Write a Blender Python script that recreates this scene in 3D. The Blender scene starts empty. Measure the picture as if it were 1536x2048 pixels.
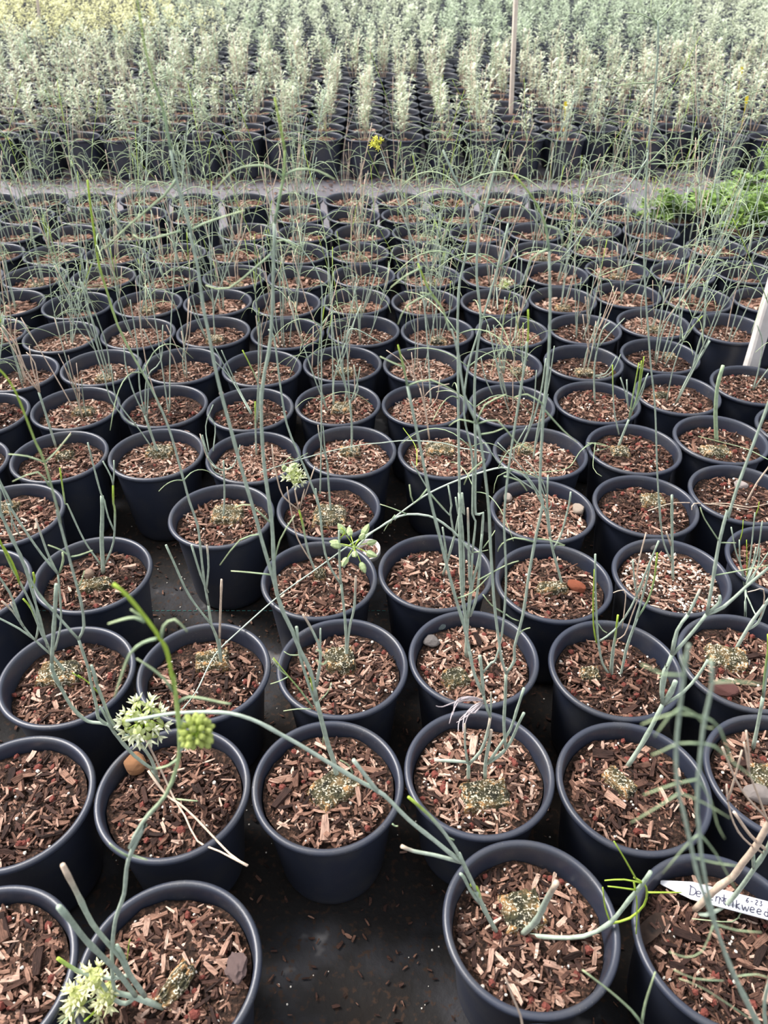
import bpy, math, random
import numpy as np
from mathutils import Vector, Matrix, Euler

R = math.radians
rng = np.random.default_rng(7)
random.seed(7)
SC = bpy.context.scene
COL = SC.collection

# ------------------------------------------------------------------ camera
D = 0.17                      # outer diameter of a nursery pot (m)
RIMZ = 0.95 * D               # height of the rims
F_PX, PITCH = 1570.6, 0.656892
CAMZ = RIMZ + 4.545 * D
CP, SP = math.cos(PITCH), math.sin(PITCH)
cam = bpy.data.cameras.new('camera')
camo = bpy.data.objects.new('camera', cam)
COL.objects.link(camo)
camo.location = (0, 0, CAMZ)
camo.rotation_euler = (math.pi / 2 - PITCH, 0, 0)
cam.sensor_fit = 'VERTICAL'
cam.sensor_height = 36.0
cam.lens = F_PX * 36.0 / 2048
cam.clip_start = 0.02
cam.clip_end = 200
cam.dof.use_dof = True
cam.dof.focus_distance = 1.05
cam.dof.aperture_fstop = 10
SC.camera = camo

# ------------------------------------------------------------------ sky, sun, exposure
w = bpy.data.worlds.new('world')
SC.world = w
w.use_nodes = True
nt = w.node_tree
nt.nodes.clear()
wo = nt.nodes.new('ShaderNodeOutputWorld')
bg = nt.nodes.new('ShaderNodeBackground')
tc = nt.nodes.new('ShaderNodeTexCoord')
sep = nt.nodes.new('ShaderNodeSeparateXYZ')
ramp = nt.nodes.new('ShaderNodeValToRGB')
nt.links.new(tc.outputs['Generated'], sep.inputs[0])
nt.links.new(sep.outputs['Z'], ramp.inputs[0])
cr = ramp.color_ramp
cr.elements[0].position = 0.0
cr.elements[0].color = (0.55, 0.60, 0.70, 1)
cr.elements[1].position = 0.9
cr.elements[1].color = (1.0, 1.02, 1.08, 1)
nt.links.new(ramp.outputs[0], bg.inputs[0])
bg.inputs[1].default_value = 0.95
nt.links.new(bg.outputs[0], wo.inputs[0])
sun = bpy.data.lights.new('sun', 'SUN')
sun.energy = 5.2
sun.angle = R(26)
sun.color = (1.0, 0.95, 0.90)
suno = bpy.data.objects.new('sun', sun)
COL.objects.link(suno)
suno.rotation_euler = (R(-16), R(-36), 0)     # high, from the left and a little ahead
SC.view_settings.view_transform = 'Standard'
SC.view_settings.look = 'None'
SC.view_settings.gamma = 1
SC.view_settings.exposure = 0.52
SC.view_settings.use_curve_mapping = False


# ------------------------------------------------------------------ materials
def nodes(name):
    m = bpy.data.materials.new(name)
    m.use_nodes = True
    t = m.node_tree
    b = t.nodes['Principled BSDF']
    return m, t, b


def N(t, kind, **kw):
    n = t.nodes.new('ShaderNode' + kind)
    for k, v in kw.items():
        if k in n.inputs:
            n.inputs[k].default_value = v
        else:
            setattr(n, k, v)
    return n


def rampn(t, fac, stops, interp='LINEAR'):
    r = N(t, 'ValToRGB')
    r.color_ramp.interpolation = interp
    e = r.color_ramp.elements
    while len(e) < len(stops):
        e.new(0.5)
    for el, (p, c) in zip(e, stops):
        el.position = p
        el.color = (*c, 1)
    if fac is not None:
        t.links.new(fac, r.inputs[0])
    return r


def bump(t, b, h, strength, dist=0.002):
    n = N(t, 'Bump', Strength=strength, Distance=dist)
    t.links.new(h, n.inputs['Height'])
    t.links.new(n.outputs[0], b.inputs['Normal'])


def noise(t, scale, detail=3, coord='Object', dist=0.0, rough=.5):
    c = N(t, 'TexCoord')
    n = N(t, 'TexNoise', Scale=scale, Detail=detail, Distortion=dist, Roughness=rough)
    t.links.new(c.outputs[coord], n.inputs['Vector'])
    return n


def geo_noise(t, scale, detail=3, dist=0.0):
    g = N(t, 'NewGeometry')
    n = N(t, 'TexNoise', Scale=scale, Detail=detail, Distortion=dist)
    t.links.new(g.outputs['Position'], n.inputs['Vector'])
    return n


def mixc(t, fac, a, b, blend='MIX'):
    m = N(t, 'Mix', data_type='RGBA', blend_type=blend)
    for i, v in ((0, fac), (6, a), (7, b)):
        if isinstance(v, (int, float)):
            m.inputs[i].default_value = v
        elif isinstance(v, tuple):
            m.inputs[i].default_value = (*v, 1)
        else:
            t.links.new(v, m.inputs[i])
    return m.outputs[2]


# black plastic of the pots
M_POT, t, b = nodes('pot_plastic')
n1 = geo_noise(t, 22, 5)
n2 = geo_noise(t, 420, 2)
dust = rampn(t, n1.outputs[0], [(.45, (0, 0, 0)), (.75, (1, 1, 1))])
oi = N(t, 'ObjectInfo')
base = mixc(t, oi.outputs['Random'], (.016, .021, .038), (.026, .031, .050))
c2 = mixc(t, dust.outputs[0], base, (.040, .042, .050))
spk = rampn(t, n2.outputs[0], [(.66, (0, 0, 0)), (.72, (1, 1, 1))])
sm = N(t, 'Math', operation='MULTIPLY')
t.links.new(spk.outputs[0], sm.inputs[0])
t.links.new(dust.outputs[0], sm.inputs[1])
c3 = mixc(t, sm.outputs[0], c2, (.12, .11, .11))
t.links.new(c3, b.inputs['Base Color'])
b.inputs['Roughness'].default_value = .43
b.inputs['Specular IOR Level'].default_value = .7
bump(t, b, n2.outputs[0], .12, .0006)

# potting mix under the chips
M_MIX, t, b = nodes('potting_mix')
n1 = geo_noise(t, 260, 4)
r = rampn(t, n1.outputs[0], [(.30, (.008, .005, .004)), (.52, (.030, .017, .012)), (.64, (.085, .045, .030)), (.78, (.20, .12, .085))])
t.links.new(r.outputs[0], b.inputs['Base Color'])
b.inputs['Roughness'].default_value = .95
b.inputs['Specular IOR Level'].default_value = .2
bump(t, b, n1.outputs[0], 1.0, .004)

BARK = [(0.0, (.018, .009, .007)), (.25, (.050, .024, .018)), (.48, (.130, .066, .045)), (.68, (.27, .150, .105)), (.86, (.42, .270, .205)), (1.0, (.58, .42, .33))]


def bark_material(name, attr):
    m, t, b = nodes(name)
    if attr:
        a = N(t, 'Attribute', attribute_name='tint')
        src = a.outputs['Fac']
    else:
        a = N(t, 'ObjectInfo')
        src = a.outputs['Random']
    r = rampn(t, src, BARK)
    n = N(t, 'TexNoise', Scale=500, Detail=2)
    c = N(t, 'TexCoord')
    mp = N(t, 'Mapping')
    mp.inputs['Scale'].default_value = (.18, 1, 1)
    t.links.new(c.outputs['Object'], mp.inputs[0])
    t.links.new(mp.outputs[0], n.inputs['Vector'])
    sh = rampn(t, n.outputs[0], [(.3, (.50, .50, .50)), (.7, (1.25, 1.25, 1.25))])
    cc = mixc(t, 1.0, r.outputs[0], sh.outputs[0], 'MULTIPLY')
    t.links.new(cc, b.inputs['Base Color'])
    b.inputs['Roughness'].default_value = .85
    b.inputs['Specular IOR Level'].default_value = .25
    bump(t, b, n.outputs[0], .8, .001)
    return m


M_CHIP = bark_material('bark_piece', False)
M_LITTER = bark_material('bark_litter', True)


def plain(name, col, rough=.6, var=None, scale=200, spec=.4, bmp=0):
    m, t, b = nodes(name)
    b.inputs['Roughness'].default_value = rough
    b.inputs['Specular IOR Level'].default_value = spec
    if var:
        n = noise(t, scale, 3)
        r = rampn(t, n.outputs[0], [(.3, col), (.7, var)])
        t.links.new(r.outputs[0], b.inputs['Base Color'])
        if bmp:
            bump(t, b, n.outputs[0], bmp, .002)
    else:
        b.inputs['Base Color'].default_value = (*col, 1)
    return m


M_PERL = plain('perlite', (.55, .50, .43), .9, (.78, .74, .67), 300)
M_LAVA = plain('lava_gravel', (.10, .022, .016), .9, (.20, .055, .040), 400, bmp=.8)
M_WHITE = plain('white_plastic', (.60, .61, .64), .5)
M_INK = plain('pencil', (.05, .05, .09), .6)
M_WOOD = plain('pale_wood', (.72, .60, .49), .75, (.84, .73, .62), 40)
M_POST = plain('weathered_white_wood', (.62, .57, .54), .8, (.76, .72, .69), 30, bmp=.4)
M_YEL = plain('yellow_plastic', (.88, .70, .03), .5)
M_THREAD = plain('teal_thread', (.05, .22, .20), .7)

# mossy root plug
M_PLUG, t, b = nodes('mossy_root_plug')
n1 = geo_noise(t, 70, 4)
n2 = geo_noise(t, 430, 2)
n3 = geo_noise(t, 110, 2)
r1 = rampn(t, n1.outputs[0], [(.34, (.016, .016, .007)), (.50, (.05, .045, .018)), (.62, (.13, .085, .035)), (.78, (.28, .17, .07))])
tcg = N(t, 'TexCoord')
vm = N(t, 'VectorMath', operation='SUBTRACT')
vm.inputs[1].default_value = (.5, .5, .5)
t.links.new(tcg.outputs['Generated'], vm.inputs[0])
vl = N(t, 'VectorMath', operation='LENGTH')
t.links.new(vm.outputs[0], vl.inputs[0])
ad = N(t, 'Math', operation='MULTIPLY_ADD')
t.links.new(n3.outputs[0], ad.inputs[0])
ad.inputs[1].default_value = .5
t.links.new(vl.outputs['Value'], ad.inputs[2])
ed = rampn(t, ad.outputs[0], [(.76, (0, 0, 0)), (.84, (1, 1, 1))])
edge = mixc(t, ed.outputs[0], r1.outputs[0], (.34, .19, .075))
spk = rampn(t, n2.outputs[0], [(.54, (0, 0, 0)), (.60, (1, 1, 1))])
cl = rampn(t, n3.outputs[0], [(.36, (0, 0, 0)), (.50, (1, 1, 1))])
ms = N(t, 'Math', operation='MULTIPLY')
t.links.new(spk.outputs[0], ms.inputs[0])
t.links.new(cl.outputs[0], ms.inputs[1])
cc = mixc(t, ms.outputs[0], edge, (.60, .54, .41))
t.links.new(cc, b.inputs['Base Color'])
b.inputs['Roughness'].default_value = .95
bump(t, b, n2.outputs[0], 1.0, .003)


# anything coloured by its own vertex colours: stems, leaves, flowers
def col_material(name, rough=.5, trans=0.0):
    m, t, b = nodes(name)
    a = N(t, 'Attribute', attribute_name='col')
    n = noise(t, 160, 2)
    sh = rampn(t, n.outputs[0], [(.3, (.82, .82, .82)), (.7, (1.15, 1.15, 1.15))])
    cc = mixc(t, 1.0, a.outputs['Color'], sh.outputs[0], 'MULTIPLY')
    t.links.new(cc, b.inputs['Base Color'])
    b.inputs['Roughness'].default_value = rough
    b.inputs['Specular IOR Level'].default_value = .35
    if trans:
        b.inputs['Subsurface Weight'].default_value = 0
        tr = N(t, 'BsdfTranslucent')
        t.links.new(cc, tr.inputs[0])
        mx = N(t, 'MixShader')
        mx.inputs[0].default_value = trans
        t.links.new(b.outputs[0], mx.inputs[1])
        t.links.new(tr.outputs[0], mx.inputs[2])
        t.links.new(mx.outputs[0], t.nodes['Material Output'].inputs[0])
    return m


M_STEM = col_material('waxy_stem', .55)
M_LEAF = col_material('leaf', .5, .3)
M_FLOWER = col_material('flower_petal', .6, .3)

# woven ground cloth, dirty, with the shade among the pots put into its black
M_GROUND, t, b = nodes('ground_cloth_shaded')
g = N(t, 'NewGeometry')
n1 = geo_noise(t, 5.5, 5)
n2 = geo_noise(t, 130, 4)
n3 = geo_noise(t, 480, 2)
dirt = rampn(t, n1.outputs[0], [(.36, (.030, .030, .035)), (.47, (.011, .010, .010)), (.66, (.010, .007, .005))])
fleck = rampn(t, n2.outputs[0], [(.56, (0, 0, 0)), (.66, (1, 1, 1))])
c1 = mixc(t, fleck.outputs[0], dirt.outputs[0], (.030, .017, .011))
pt = rampn(t, n1.outputs[0], [(.355, (1, 1, 1)), (.385, (0, 0, 0))])
c1 = mixc(t, pt.outputs[0], c1, (.13, .125, .125))
wv = N(t, 'TexWave', Scale=330)
t.links.new(g.outputs['Position'], wv.inputs[0])
t.links.new(c1, b.inputs['Base Color'])
b.inputs['Specular IOR Level'].default_value = .25
rr = rampn(t, n1.outputs[0], [(.4, (.75, .75, .75)), (.65, (.95, .95, .95))])
t.links.new(rr.outputs[0], b.inputs['Roughness'])
bump(t, b, n2.outputs[0], .5, .003)

# aisle cloth, its grey partly sky reflection put into the colour
M_AISLE, t, b = nodes('aisle_cloth_sheen')
n1 = geo_noise(t, 3.5, 5)
n2 = geo_noise(t, 90, 3)
r = rampn(t, n1.outputs[0], [(.35, (.10, .096, .11)), (.6, (.165, .155, .17))])
fl = rampn(t, n2.outputs[0], [(.60, (0, 0, 0)), (.68, (1, 1, 1))])
c1 = mixc(t, fl.outputs[0], r.outputs[0], (.20, .13, .10))
t.links.new(c1, b.inputs['Base Color'])
b.inputs['Roughness'].default_value = .7
bump(t, b, n2.outputs[0], .4, .003)


# ------------------------------------------------------------------ mesh helpers
def mesh(name, verts, faces, mat, smooth=False, col=None, tint=None, mats=None, midx=None):
    me = bpy.data.meshes.new(name)
    me.from_pydata([tuple(v) for v in verts], [], [tuple(f) for f in faces])
    for m in (mats or [mat]):
        me.materials.append(m)
    if smooth:
        me.polygons.foreach_set('use_smooth', [True] * len(me.polygons))
    if midx is not None:
        me.polygons.foreach_set('material_index', midx)
    if col is not None:
        a = me.attributes.new('col', 'FLOAT_COLOR', 'POINT')
        c = np.ones((len(verts), 4), dtype=np.float32)
        c[:, :3] = col
        a.data.foreach_set('color', c.ravel())
    if tint is not None:
        a = me.attributes.new('tint', 'FLOAT', 'POINT')
        a.data.foreach_set('value', np.asarray(tint, dtype=np.float32))
    me.update()
    return me


class Acc:
    """gathers verts / faces (numpy) of one part"""
    def __init__(s):
        s.v, s.f, s.c, s.t, s.n, s.m = [], [], [], [], 0, []

    def add(s, v, f, col=(1, 1, 1), tint=.5, mi=0):
        v = np.asarray(v, float)
        s.v.append(v)
        s.f += [tuple(i + s.n for i in q) for q in f]
        c = np.empty((len(v), 3))
        c[:] = col
        s.c.append(c)
        s.t.append(np.full(len(v), tint))
        s.m += [mi] * len(f)
        s.n += len(v)

    def build(s, name, mat, smooth=False, mats=None):
        if not s.v:
            return None
        return mesh(name, np.concatenate(s.v), s.f, mat, smooth, np.concatenate(s.c), np.concatenate(s.t), mats, s.m if mats else None)


def obj(name, me, parent=None, loc=(0, 0, 0), rot=(0, 0, 0), scale=None, kind=None, label=None):
    o = bpy.data.objects.new(name, me)
    COL.objects.link(o)
    if parent:
        o.parent = parent
    o.location = loc
    o.rotation_euler = rot
    if scale is not None:
        o.scale = (scale,) * 3 if isinstance(scale, (int, float)) else scale
    if kind:
        o['kind'] = kind
    if label:
        o['label'] = label
    return o


def tag(o, label, cat, group=None, kind=None):
    o['label'] = label
    o['category'] = cat
    if group:
        o['group'] = group
    if kind:
        o['kind'] = kind
    return o


def lathe(prof, seg):
    """prof: [(r, z)], closed on the axis where r == 0"""
    v, f = [], []
    rings = []
    for r_, z in prof:
        if r_ < 1e-6:
            rings.append([len(v)])
            v.append((0, 0, z))
        else:
            rings.append(list(range(len(v), len(v) + seg)))
            for k in range(seg):
                a = 2 * math.pi * k / seg
                v.append((r_ * math.cos(a), r_ * math.sin(a), z))
    for a, b_ in zip(rings, rings[1:]):
        for k in range(seg):
            k2 = (k + 1) % seg
            if len(a) == 1:
                f.append((a[0], b_[k2], b_[k]))
            elif len(b_) == 1:
                f.append((a[k], a[k2], b_[0]))
            else:
                f.append((a[k], a[k2], b_[k2], b_[k]))
    return v, f


def spline(P, step=None, n=None):
    P = np.asarray(P, float)
    if len(P) == 2:
        P = np.array([P[0], (P[0] + P[1]) / 2, P[1]])
    Q = np.vstack([2 * P[0] - P[1], P, 2 * P[-1] - P[-2]])
    out = []
    for i in range(1, len(Q) - 2):
        L = np.linalg.norm(Q[i + 1] - Q[i])
        k = n or max(2, int(L / (step or .012)))
        for j in range(k):
            u = j / k
            a, b_, c, d = Q[i - 1], Q[i], Q[i + 1], Q[i + 2]
            out.append(.5 * ((2 * b_) + (c - a) * u + (2 * a - 5 * b_ + 4 * c - d) * u * u + (3 * b_ - a - 3 * c + d) * u ** 3))
    out.append(P[-1])
    return np.array(out)


def tube(P, r, seg=6):
    """P (n,3), r (n,) -> verts, faces with closed ends"""
    P = np.asarray(P, float)
    n = len(P)
    T = np.gradient(P, axis=0)
    T /= np.linalg.norm(T, axis=1)[:, None] + 1e-12
    ref = np.array([0.31, 0.95, 0.05])
    A = np.cross(T, ref)
    A /= np.linalg.norm(A, axis=1)[:, None] + 1e-12
    B = np.cross(T, A)
    th = np.arange(seg) * 2 * math.pi / seg
    r = np.asarray(r, float)[:, None, None]
    V = P[:, None, :] + r * (np.cos(th)[None, :, None] * A[:, None, :] + np.sin(th)[None, :, None] * B[:, None, :])
    V = V.reshape(-1, 3)
    F = []
    for i in range(n - 1):
        for k in range(seg):
            k2 = (k + 1) % seg
            F.append((i * seg + k, i * seg + k2, (i + 1) * seg + k2, (i + 1) * seg + k))
    F.append(tuple(range(seg))[::-1])
    F.append(tuple((n - 1) * seg + k for k in range(seg)))
    return V, F


GL = np.array((.39, .46, .37))      # glaucous grey green
GL2 = np.array((.27, .38, .26))
LIME = np.array((.36, .50, .06))
TAN = np.array((.55, .43, .33))
PALE = np.array((.46, .54, .44))
NEED = np.array((.30, .40, .25))


def stem_tube(acc, P, r0, r1, kind='G', seg=6, nodes_=True, step=.012):
    Q = spline(P, step)
    n = len(Q)
    s = np.concatenate([[0], np.cumsum(np.linalg.norm(np.diff(Q, axis=0), axis=1))])
    u = s / max(s[-1], 1e-6)
    r = r0 + (r1 - r0) * u
    if nodes_:
        sp = .038
        ph = (s % sp) / sp
        r = r * (1 + .22 * np.exp(-((ph - .5) / .10) ** 2))
    V, F = tube(Q, r, seg)
    U = np.repeat(u, seg)[:, None]
    if kind == 'T':
        c = TAN * (1 - U) + (TAN * 1.25) * U
    elif kind == 'Y':
        c = GL2 * (1 - U) + LIME * U
    elif kind == 'g':
        c = np.array((.34, .44, .27)) * (1 + .15 * U)
    elif kind == 'YY':
        c = LIME * np.ones_like(U)
    elif kind == 'P':
        c = PALE * np.ones_like(U)
    elif kind == 'N':
        c = NEED * (1 - U) + (NEED * 1.3 + np.array((.10, .06, 0))) * U
    elif kind == 'GY':
        w_ = np.clip((U - .55) / .35, 0, 1)
        c = GL * (1 - w_) + LIME * w_
    elif kind == 'GT':
        w_ = np.clip((U - .75) / .2, 0, 1)
        c = GL * (1 - w_) + TAN * w_
    else:
        c = GL * (1 - .25 * U) + GL2 * .25 * U
    # pale scar at each joint and at the cut end
    acc.add(V, F, c)
    return Q


# ------------------------------------------------------------------ camera geometry of the photograph, used to find where things stand
C0 = np.array([0, 0, CAMZ])


def ray(px, py):
    u, v = (px - 768) / F_PX, (py - 1024) / F_PX
    return np.array([u, CP - v * SP, -(SP + v * CP)])


def at_z(px, py, z):
    d = ray(px, py)
    return C0 + d * ((z - CAMZ) / d[2])


def upright(px, py, y0, z0, lean):
    """the point seen at px, py on the (leaning) upright plane through y0, z0"""
    d = ray(px, py)
    t_ = (y0 + lean * (CAMZ - z0)) / (d[1] - lean * d[2])
    return C0 + d * t_


def seen_x(p):
    d = (p[1] * CP + (CAMZ - p[2]) * SP)
    return 768 + F_PX * p[0] / d


# ------------------------------------------------------------------ the ground
def grid(x0, x1, y0, y1, z, nx=2, ny=2):
    v = [(x0 + (x1 - x0) * i / nx, y0 + (y1 - y0) * j / ny, z) for j in range(ny + 1) for i in range(nx + 1)]
    f = [(j * (nx + 1) + i, j * (nx + 1) + i + 1, (j + 1) * (nx + 1) + i + 1, (j + 1) * (nx + 1) + i) for j in range(ny) for i in range(nx)]
    return v, f


v, f = grid(-30, 30, -3, 60, 0)
ground = obj('ground', mesh('ground', v, f, M_AISLE), kind='structure', label='grey woven ground cloth of the aisle and of the whole nursery floor')
v, f = grid(-3.2, 3.2, -1.5, 16.62 * D, .0015)
tag(obj('floor_cloth', mesh('floor_cloth', v, f, M_GROUND)), 'black dirty woven cloth, darkened for shade, under the milkweed pots', 'ground cloth', kind='structure')

# ------------------------------------------------------------------ pots
POT = [(0, .0), (.325, .0), (.36, .045), (.372, .10), (.41, .50), (.447, .86), (.450, .885), (.462, .893), (.482, .897), (.494, .907), (.5, .925), (.495, .942), (.482, .95), (.466, .948), (.456, .938), (.450, .91), (.443, .86), (.405, .50), (.385, .30), (0, .30)]


def pot_mesh(seg):
    v_, f_ = lathe([(r_ * D, z * D) for r_, z in POT], seg)
    return mesh('pot', v_, f_, M_POT, True)


POT_NEAR, POT_MID, POT_FAR = pot_mesh(72), pot_mesh(40), pot_mesh(24)


def soil_mesh(rings, seg, seed):
    g_ = np.random.default_rng(seed)
    v_, f_ = [(0, 0, 0)], []
    ph = g_.uniform(0, 6.28, 6)
    for i in range(1, rings + 1):
        r_ = .432 * D * i / rings
        for k in range(seg):
            a = 2 * math.pi * k / seg
            x, y = r_ * math.cos(a), r_ * math.sin(a)
            z = .0022 * (math.sin(x * 90 + ph[0]) + math.cos(y * 80 + ph[1]) + .6 * math.sin((x + y) * 190 + ph[2])) + g_.normal(0, .0006)
            v_.append((x, y, z))
    for k in range(seg):
        f_.append((0, 1 + k, 1 + (k + 1) % seg))
    for i in range(rings - 1):
        for k in range(seg):
            k2 = (k + 1) % seg
            a = 1 + i * seg
            f_.append((a + k, a + seg + k, a + seg + k2, a + k2))
    return mesh('potting_mix', v_, f_, M_MIX, True)


SOIL_NEAR = [soil_mesh(12, 40, i) for i in range(4)]
SOIL_FAR = [soil_mesh(4, 20, 9)]


def chip_verts(g_, L, W, T):
    """one splinter of bark: three uneven cross sections"""
    v_ = []
    for i, x in enumerate((-.5, g_.uniform(-.12, .12), .5)):
        s_ = (g_.uniform(.45, 1), 1, g_.uniform(.4, 1))[i]
        dy = g_.uniform(-.15, .15) * W
        sk = g_.uniform(-.12, .12)
        for (a, b_) in ((-.5, -.5), (.5, -.5), (.5, .5), (-.5, .5)):
            v_.append((x * L + sk * L * a, dy + a * W * s_ * g_.uniform(.8, 1.1), b_ * T * (.7 + .3 * s_) * g_.uniform(.8, 1.2)))
    return np.array(v_)


CHIP_F = [(0, 3, 2, 1), (8, 9, 10, 11)] + [(i * 4 + k, i * 4 + (k + 1) % 4, (i + 1) * 4 + (k + 1) % 4, (i + 1) * 4 + k) for i in range(2) for k in range(4)]


def rotm(a, b_, c):
    return np.array(Euler((a, b_, c)).to_matrix())


def scatter(g_, n, Lr, Wr, Tr, zr, tint, rad=.415 * D, tilt=.35, acc=None):
    acc = acc or Acc()
    for _ in range(n):
        L = g_.uniform(*Lr)
        W = L * g_.uniform(*Wr)
        T = max(.0008, W * g_.uniform(*Tr))
        V = chip_verts(g_, L, W, T) @ rotm(g_.normal(0, tilt), g_.normal(0, tilt * .6), g_.uniform(0, 6.28)).T
        r_ = (rad - L * .30) * math.sqrt(g_.uniform())
        a = g_.uniform(0, 6.28)
        V += (r_ * math.cos(a), r_ * math.sin(a), g_.uniform(*zr))
        acc.add(V, CHIP_F, tint=float(np.clip(g_.normal(*tint), 0.02, 1)))
    return acc


OCT = np.array([(1, 0, 0), (-1, 0, 0), (0, 1, 0), (0, -1, 0), (0, 0, 1), (0, 0, -1)], float)
OCT_F = [(0, 2, 4), (2, 1, 4), (1, 3, 4), (3, 0, 4), (2, 0, 5), (1, 2, 5), (3, 1, 5), (0, 3, 5)]
_t = (1 + 5 ** .5) / 2
ICO = np.array([(-1, _t, 0), (1, _t, 0), (-1, -_t, 0), (1, -_t, 0), (0, -1, _t), (0, 1, _t), (0, -1, -_t), (0, 1, -_t), (_t, 0, -1), (_t, 0, 1), (-_t, 0, -1), (-_t, 0, 1)]) / 1.902
ICO_F = [(0, 11, 5), (0, 5, 1), (0, 1, 7), (0, 7, 10), (0, 10, 11), (1, 5, 9), (5, 11, 4), (11, 10, 2), (10, 7, 6), (7, 1, 8), (3, 9, 4), (3, 4, 2), (3, 2, 6), (3, 6, 8), (3, 8, 9), (4, 9, 5), (2, 4, 11), (6, 2, 10), (8, 6, 7), (9, 8, 1)]


def pebbles(g_, n, rr, mat, name, rad=.41 * D, z=.0015, base=ICO, bf=ICO_F):
    acc = Acc()
    for _ in range(n):
        r_ = g_.uniform(*rr)
        V = base * r_ * g_.uniform(.75, 1.25, 3) * g_.uniform(.85, 1.15, (len(base), 1))
        q = rad * math.sqrt(g_.uniform())
        a = g_.uniform(0, 6.28)
        acc.add(V + (q * math.cos(a), q * math.sin(a), z + g_.uniform(0, .0025)), bf)
    return acc.build(name, mat)


def litter_set(seed, n, fine, tint, far=False):
    g_ = np.random.default_rng(seed)
    if far:
        a = scatter(g_, n, (.010, .024), (.22, .45), (.3, .6), (.0, .005), tint)
    else:
        a = scatter(g_, n, (.0035, .010) if fine else (.004, .012), (.16, .5), (.3, .7), (-.001, .0035), tint, tilt=.4)
        scatter(g_, n // 4, (.009, .018), (.12, .30), (.3, .6), (.001, .006), tint, acc=a, tilt=.25)
    return a.build('bark_litter', M_LITTER)


LIT = {
    'dark': [litter_set(11, 700, False, (.34, .26)), litter_set(12, 700, False, (.34, .26))],
    'mid': [litter_set(21, 700, False, (.50, .27)), litter_set(22, 700, False, (.50, .27)), litter_set(23, 760, True, (.50, .26))],
    'light': [litter_set(31, 800, True, (.64, .25)), litter_set(32, 720, False, (.64, .25))],
}
LIT_FAR = [litter_set(40 + i, 190, False, (.58, .22), True) for i in range(4)]
PERL = [pebbles(np.random.default_rng(50 + i), (26, 45, 70, 200)[i], (.0009, (.0022, .0022, .0022, .0036)[i]), M_PERL, 'perlite', base=OCT if i == 3 else ICO, bf=OCT_F if i == 3 else ICO_F) for i in range(4)]
LAVA = [pebbles(np.random.default_rng(60 + i), 26, (.002, .0050), M_LAVA, 'lava_gravel') for i in range(3)]


def chip_mesh(i):
    g_ = np.random.default_rng(100 + i)
    L = (.016, .020, .025, .030, .013, .022, .034, .018, .015, .027)[i % 10]
    W = L * g_.uniform(.13, .36)
    V = chip_verts(g_, L, W, W * g_.uniform(.35, .6))
    me = mesh('bark_chip', V, CHIP_F, M_CHIP)
    return me, L


CHIPS = [chip_mesh(i) for i in range(20)]


# mossy plug of the first small pot
def plug_mesh(seed):
    g_ = np.random.default_rng(seed)
    n = 11
    v_, f_ = [], []
    for j in range(n):
        for i in range(n):
            x, y = i / (n - 1) - .5, j / (n - 1) - .5
            e = max(abs(x), abs(y)) * 2
            z = .42 * (1 - e ** 8) + g_.uniform(-.12, .12)
            k = 1 + g_.uniform(-.09, .09) - .10 * (abs(x * y) * 4)
            v_.append((x * k, y * k, z if e < .99 else -.25))
    for j in range(n - 1):
        for i in range(n - 1):
            a = j * n + i
            f_.append((a, a + 1, a + n + 1, a + n))
    return mesh('root_plug', v_, f_, M_PLUG, False)


PLUGS = [plug_mesh(s_) for s_ in (1, 2, 3)]

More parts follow.
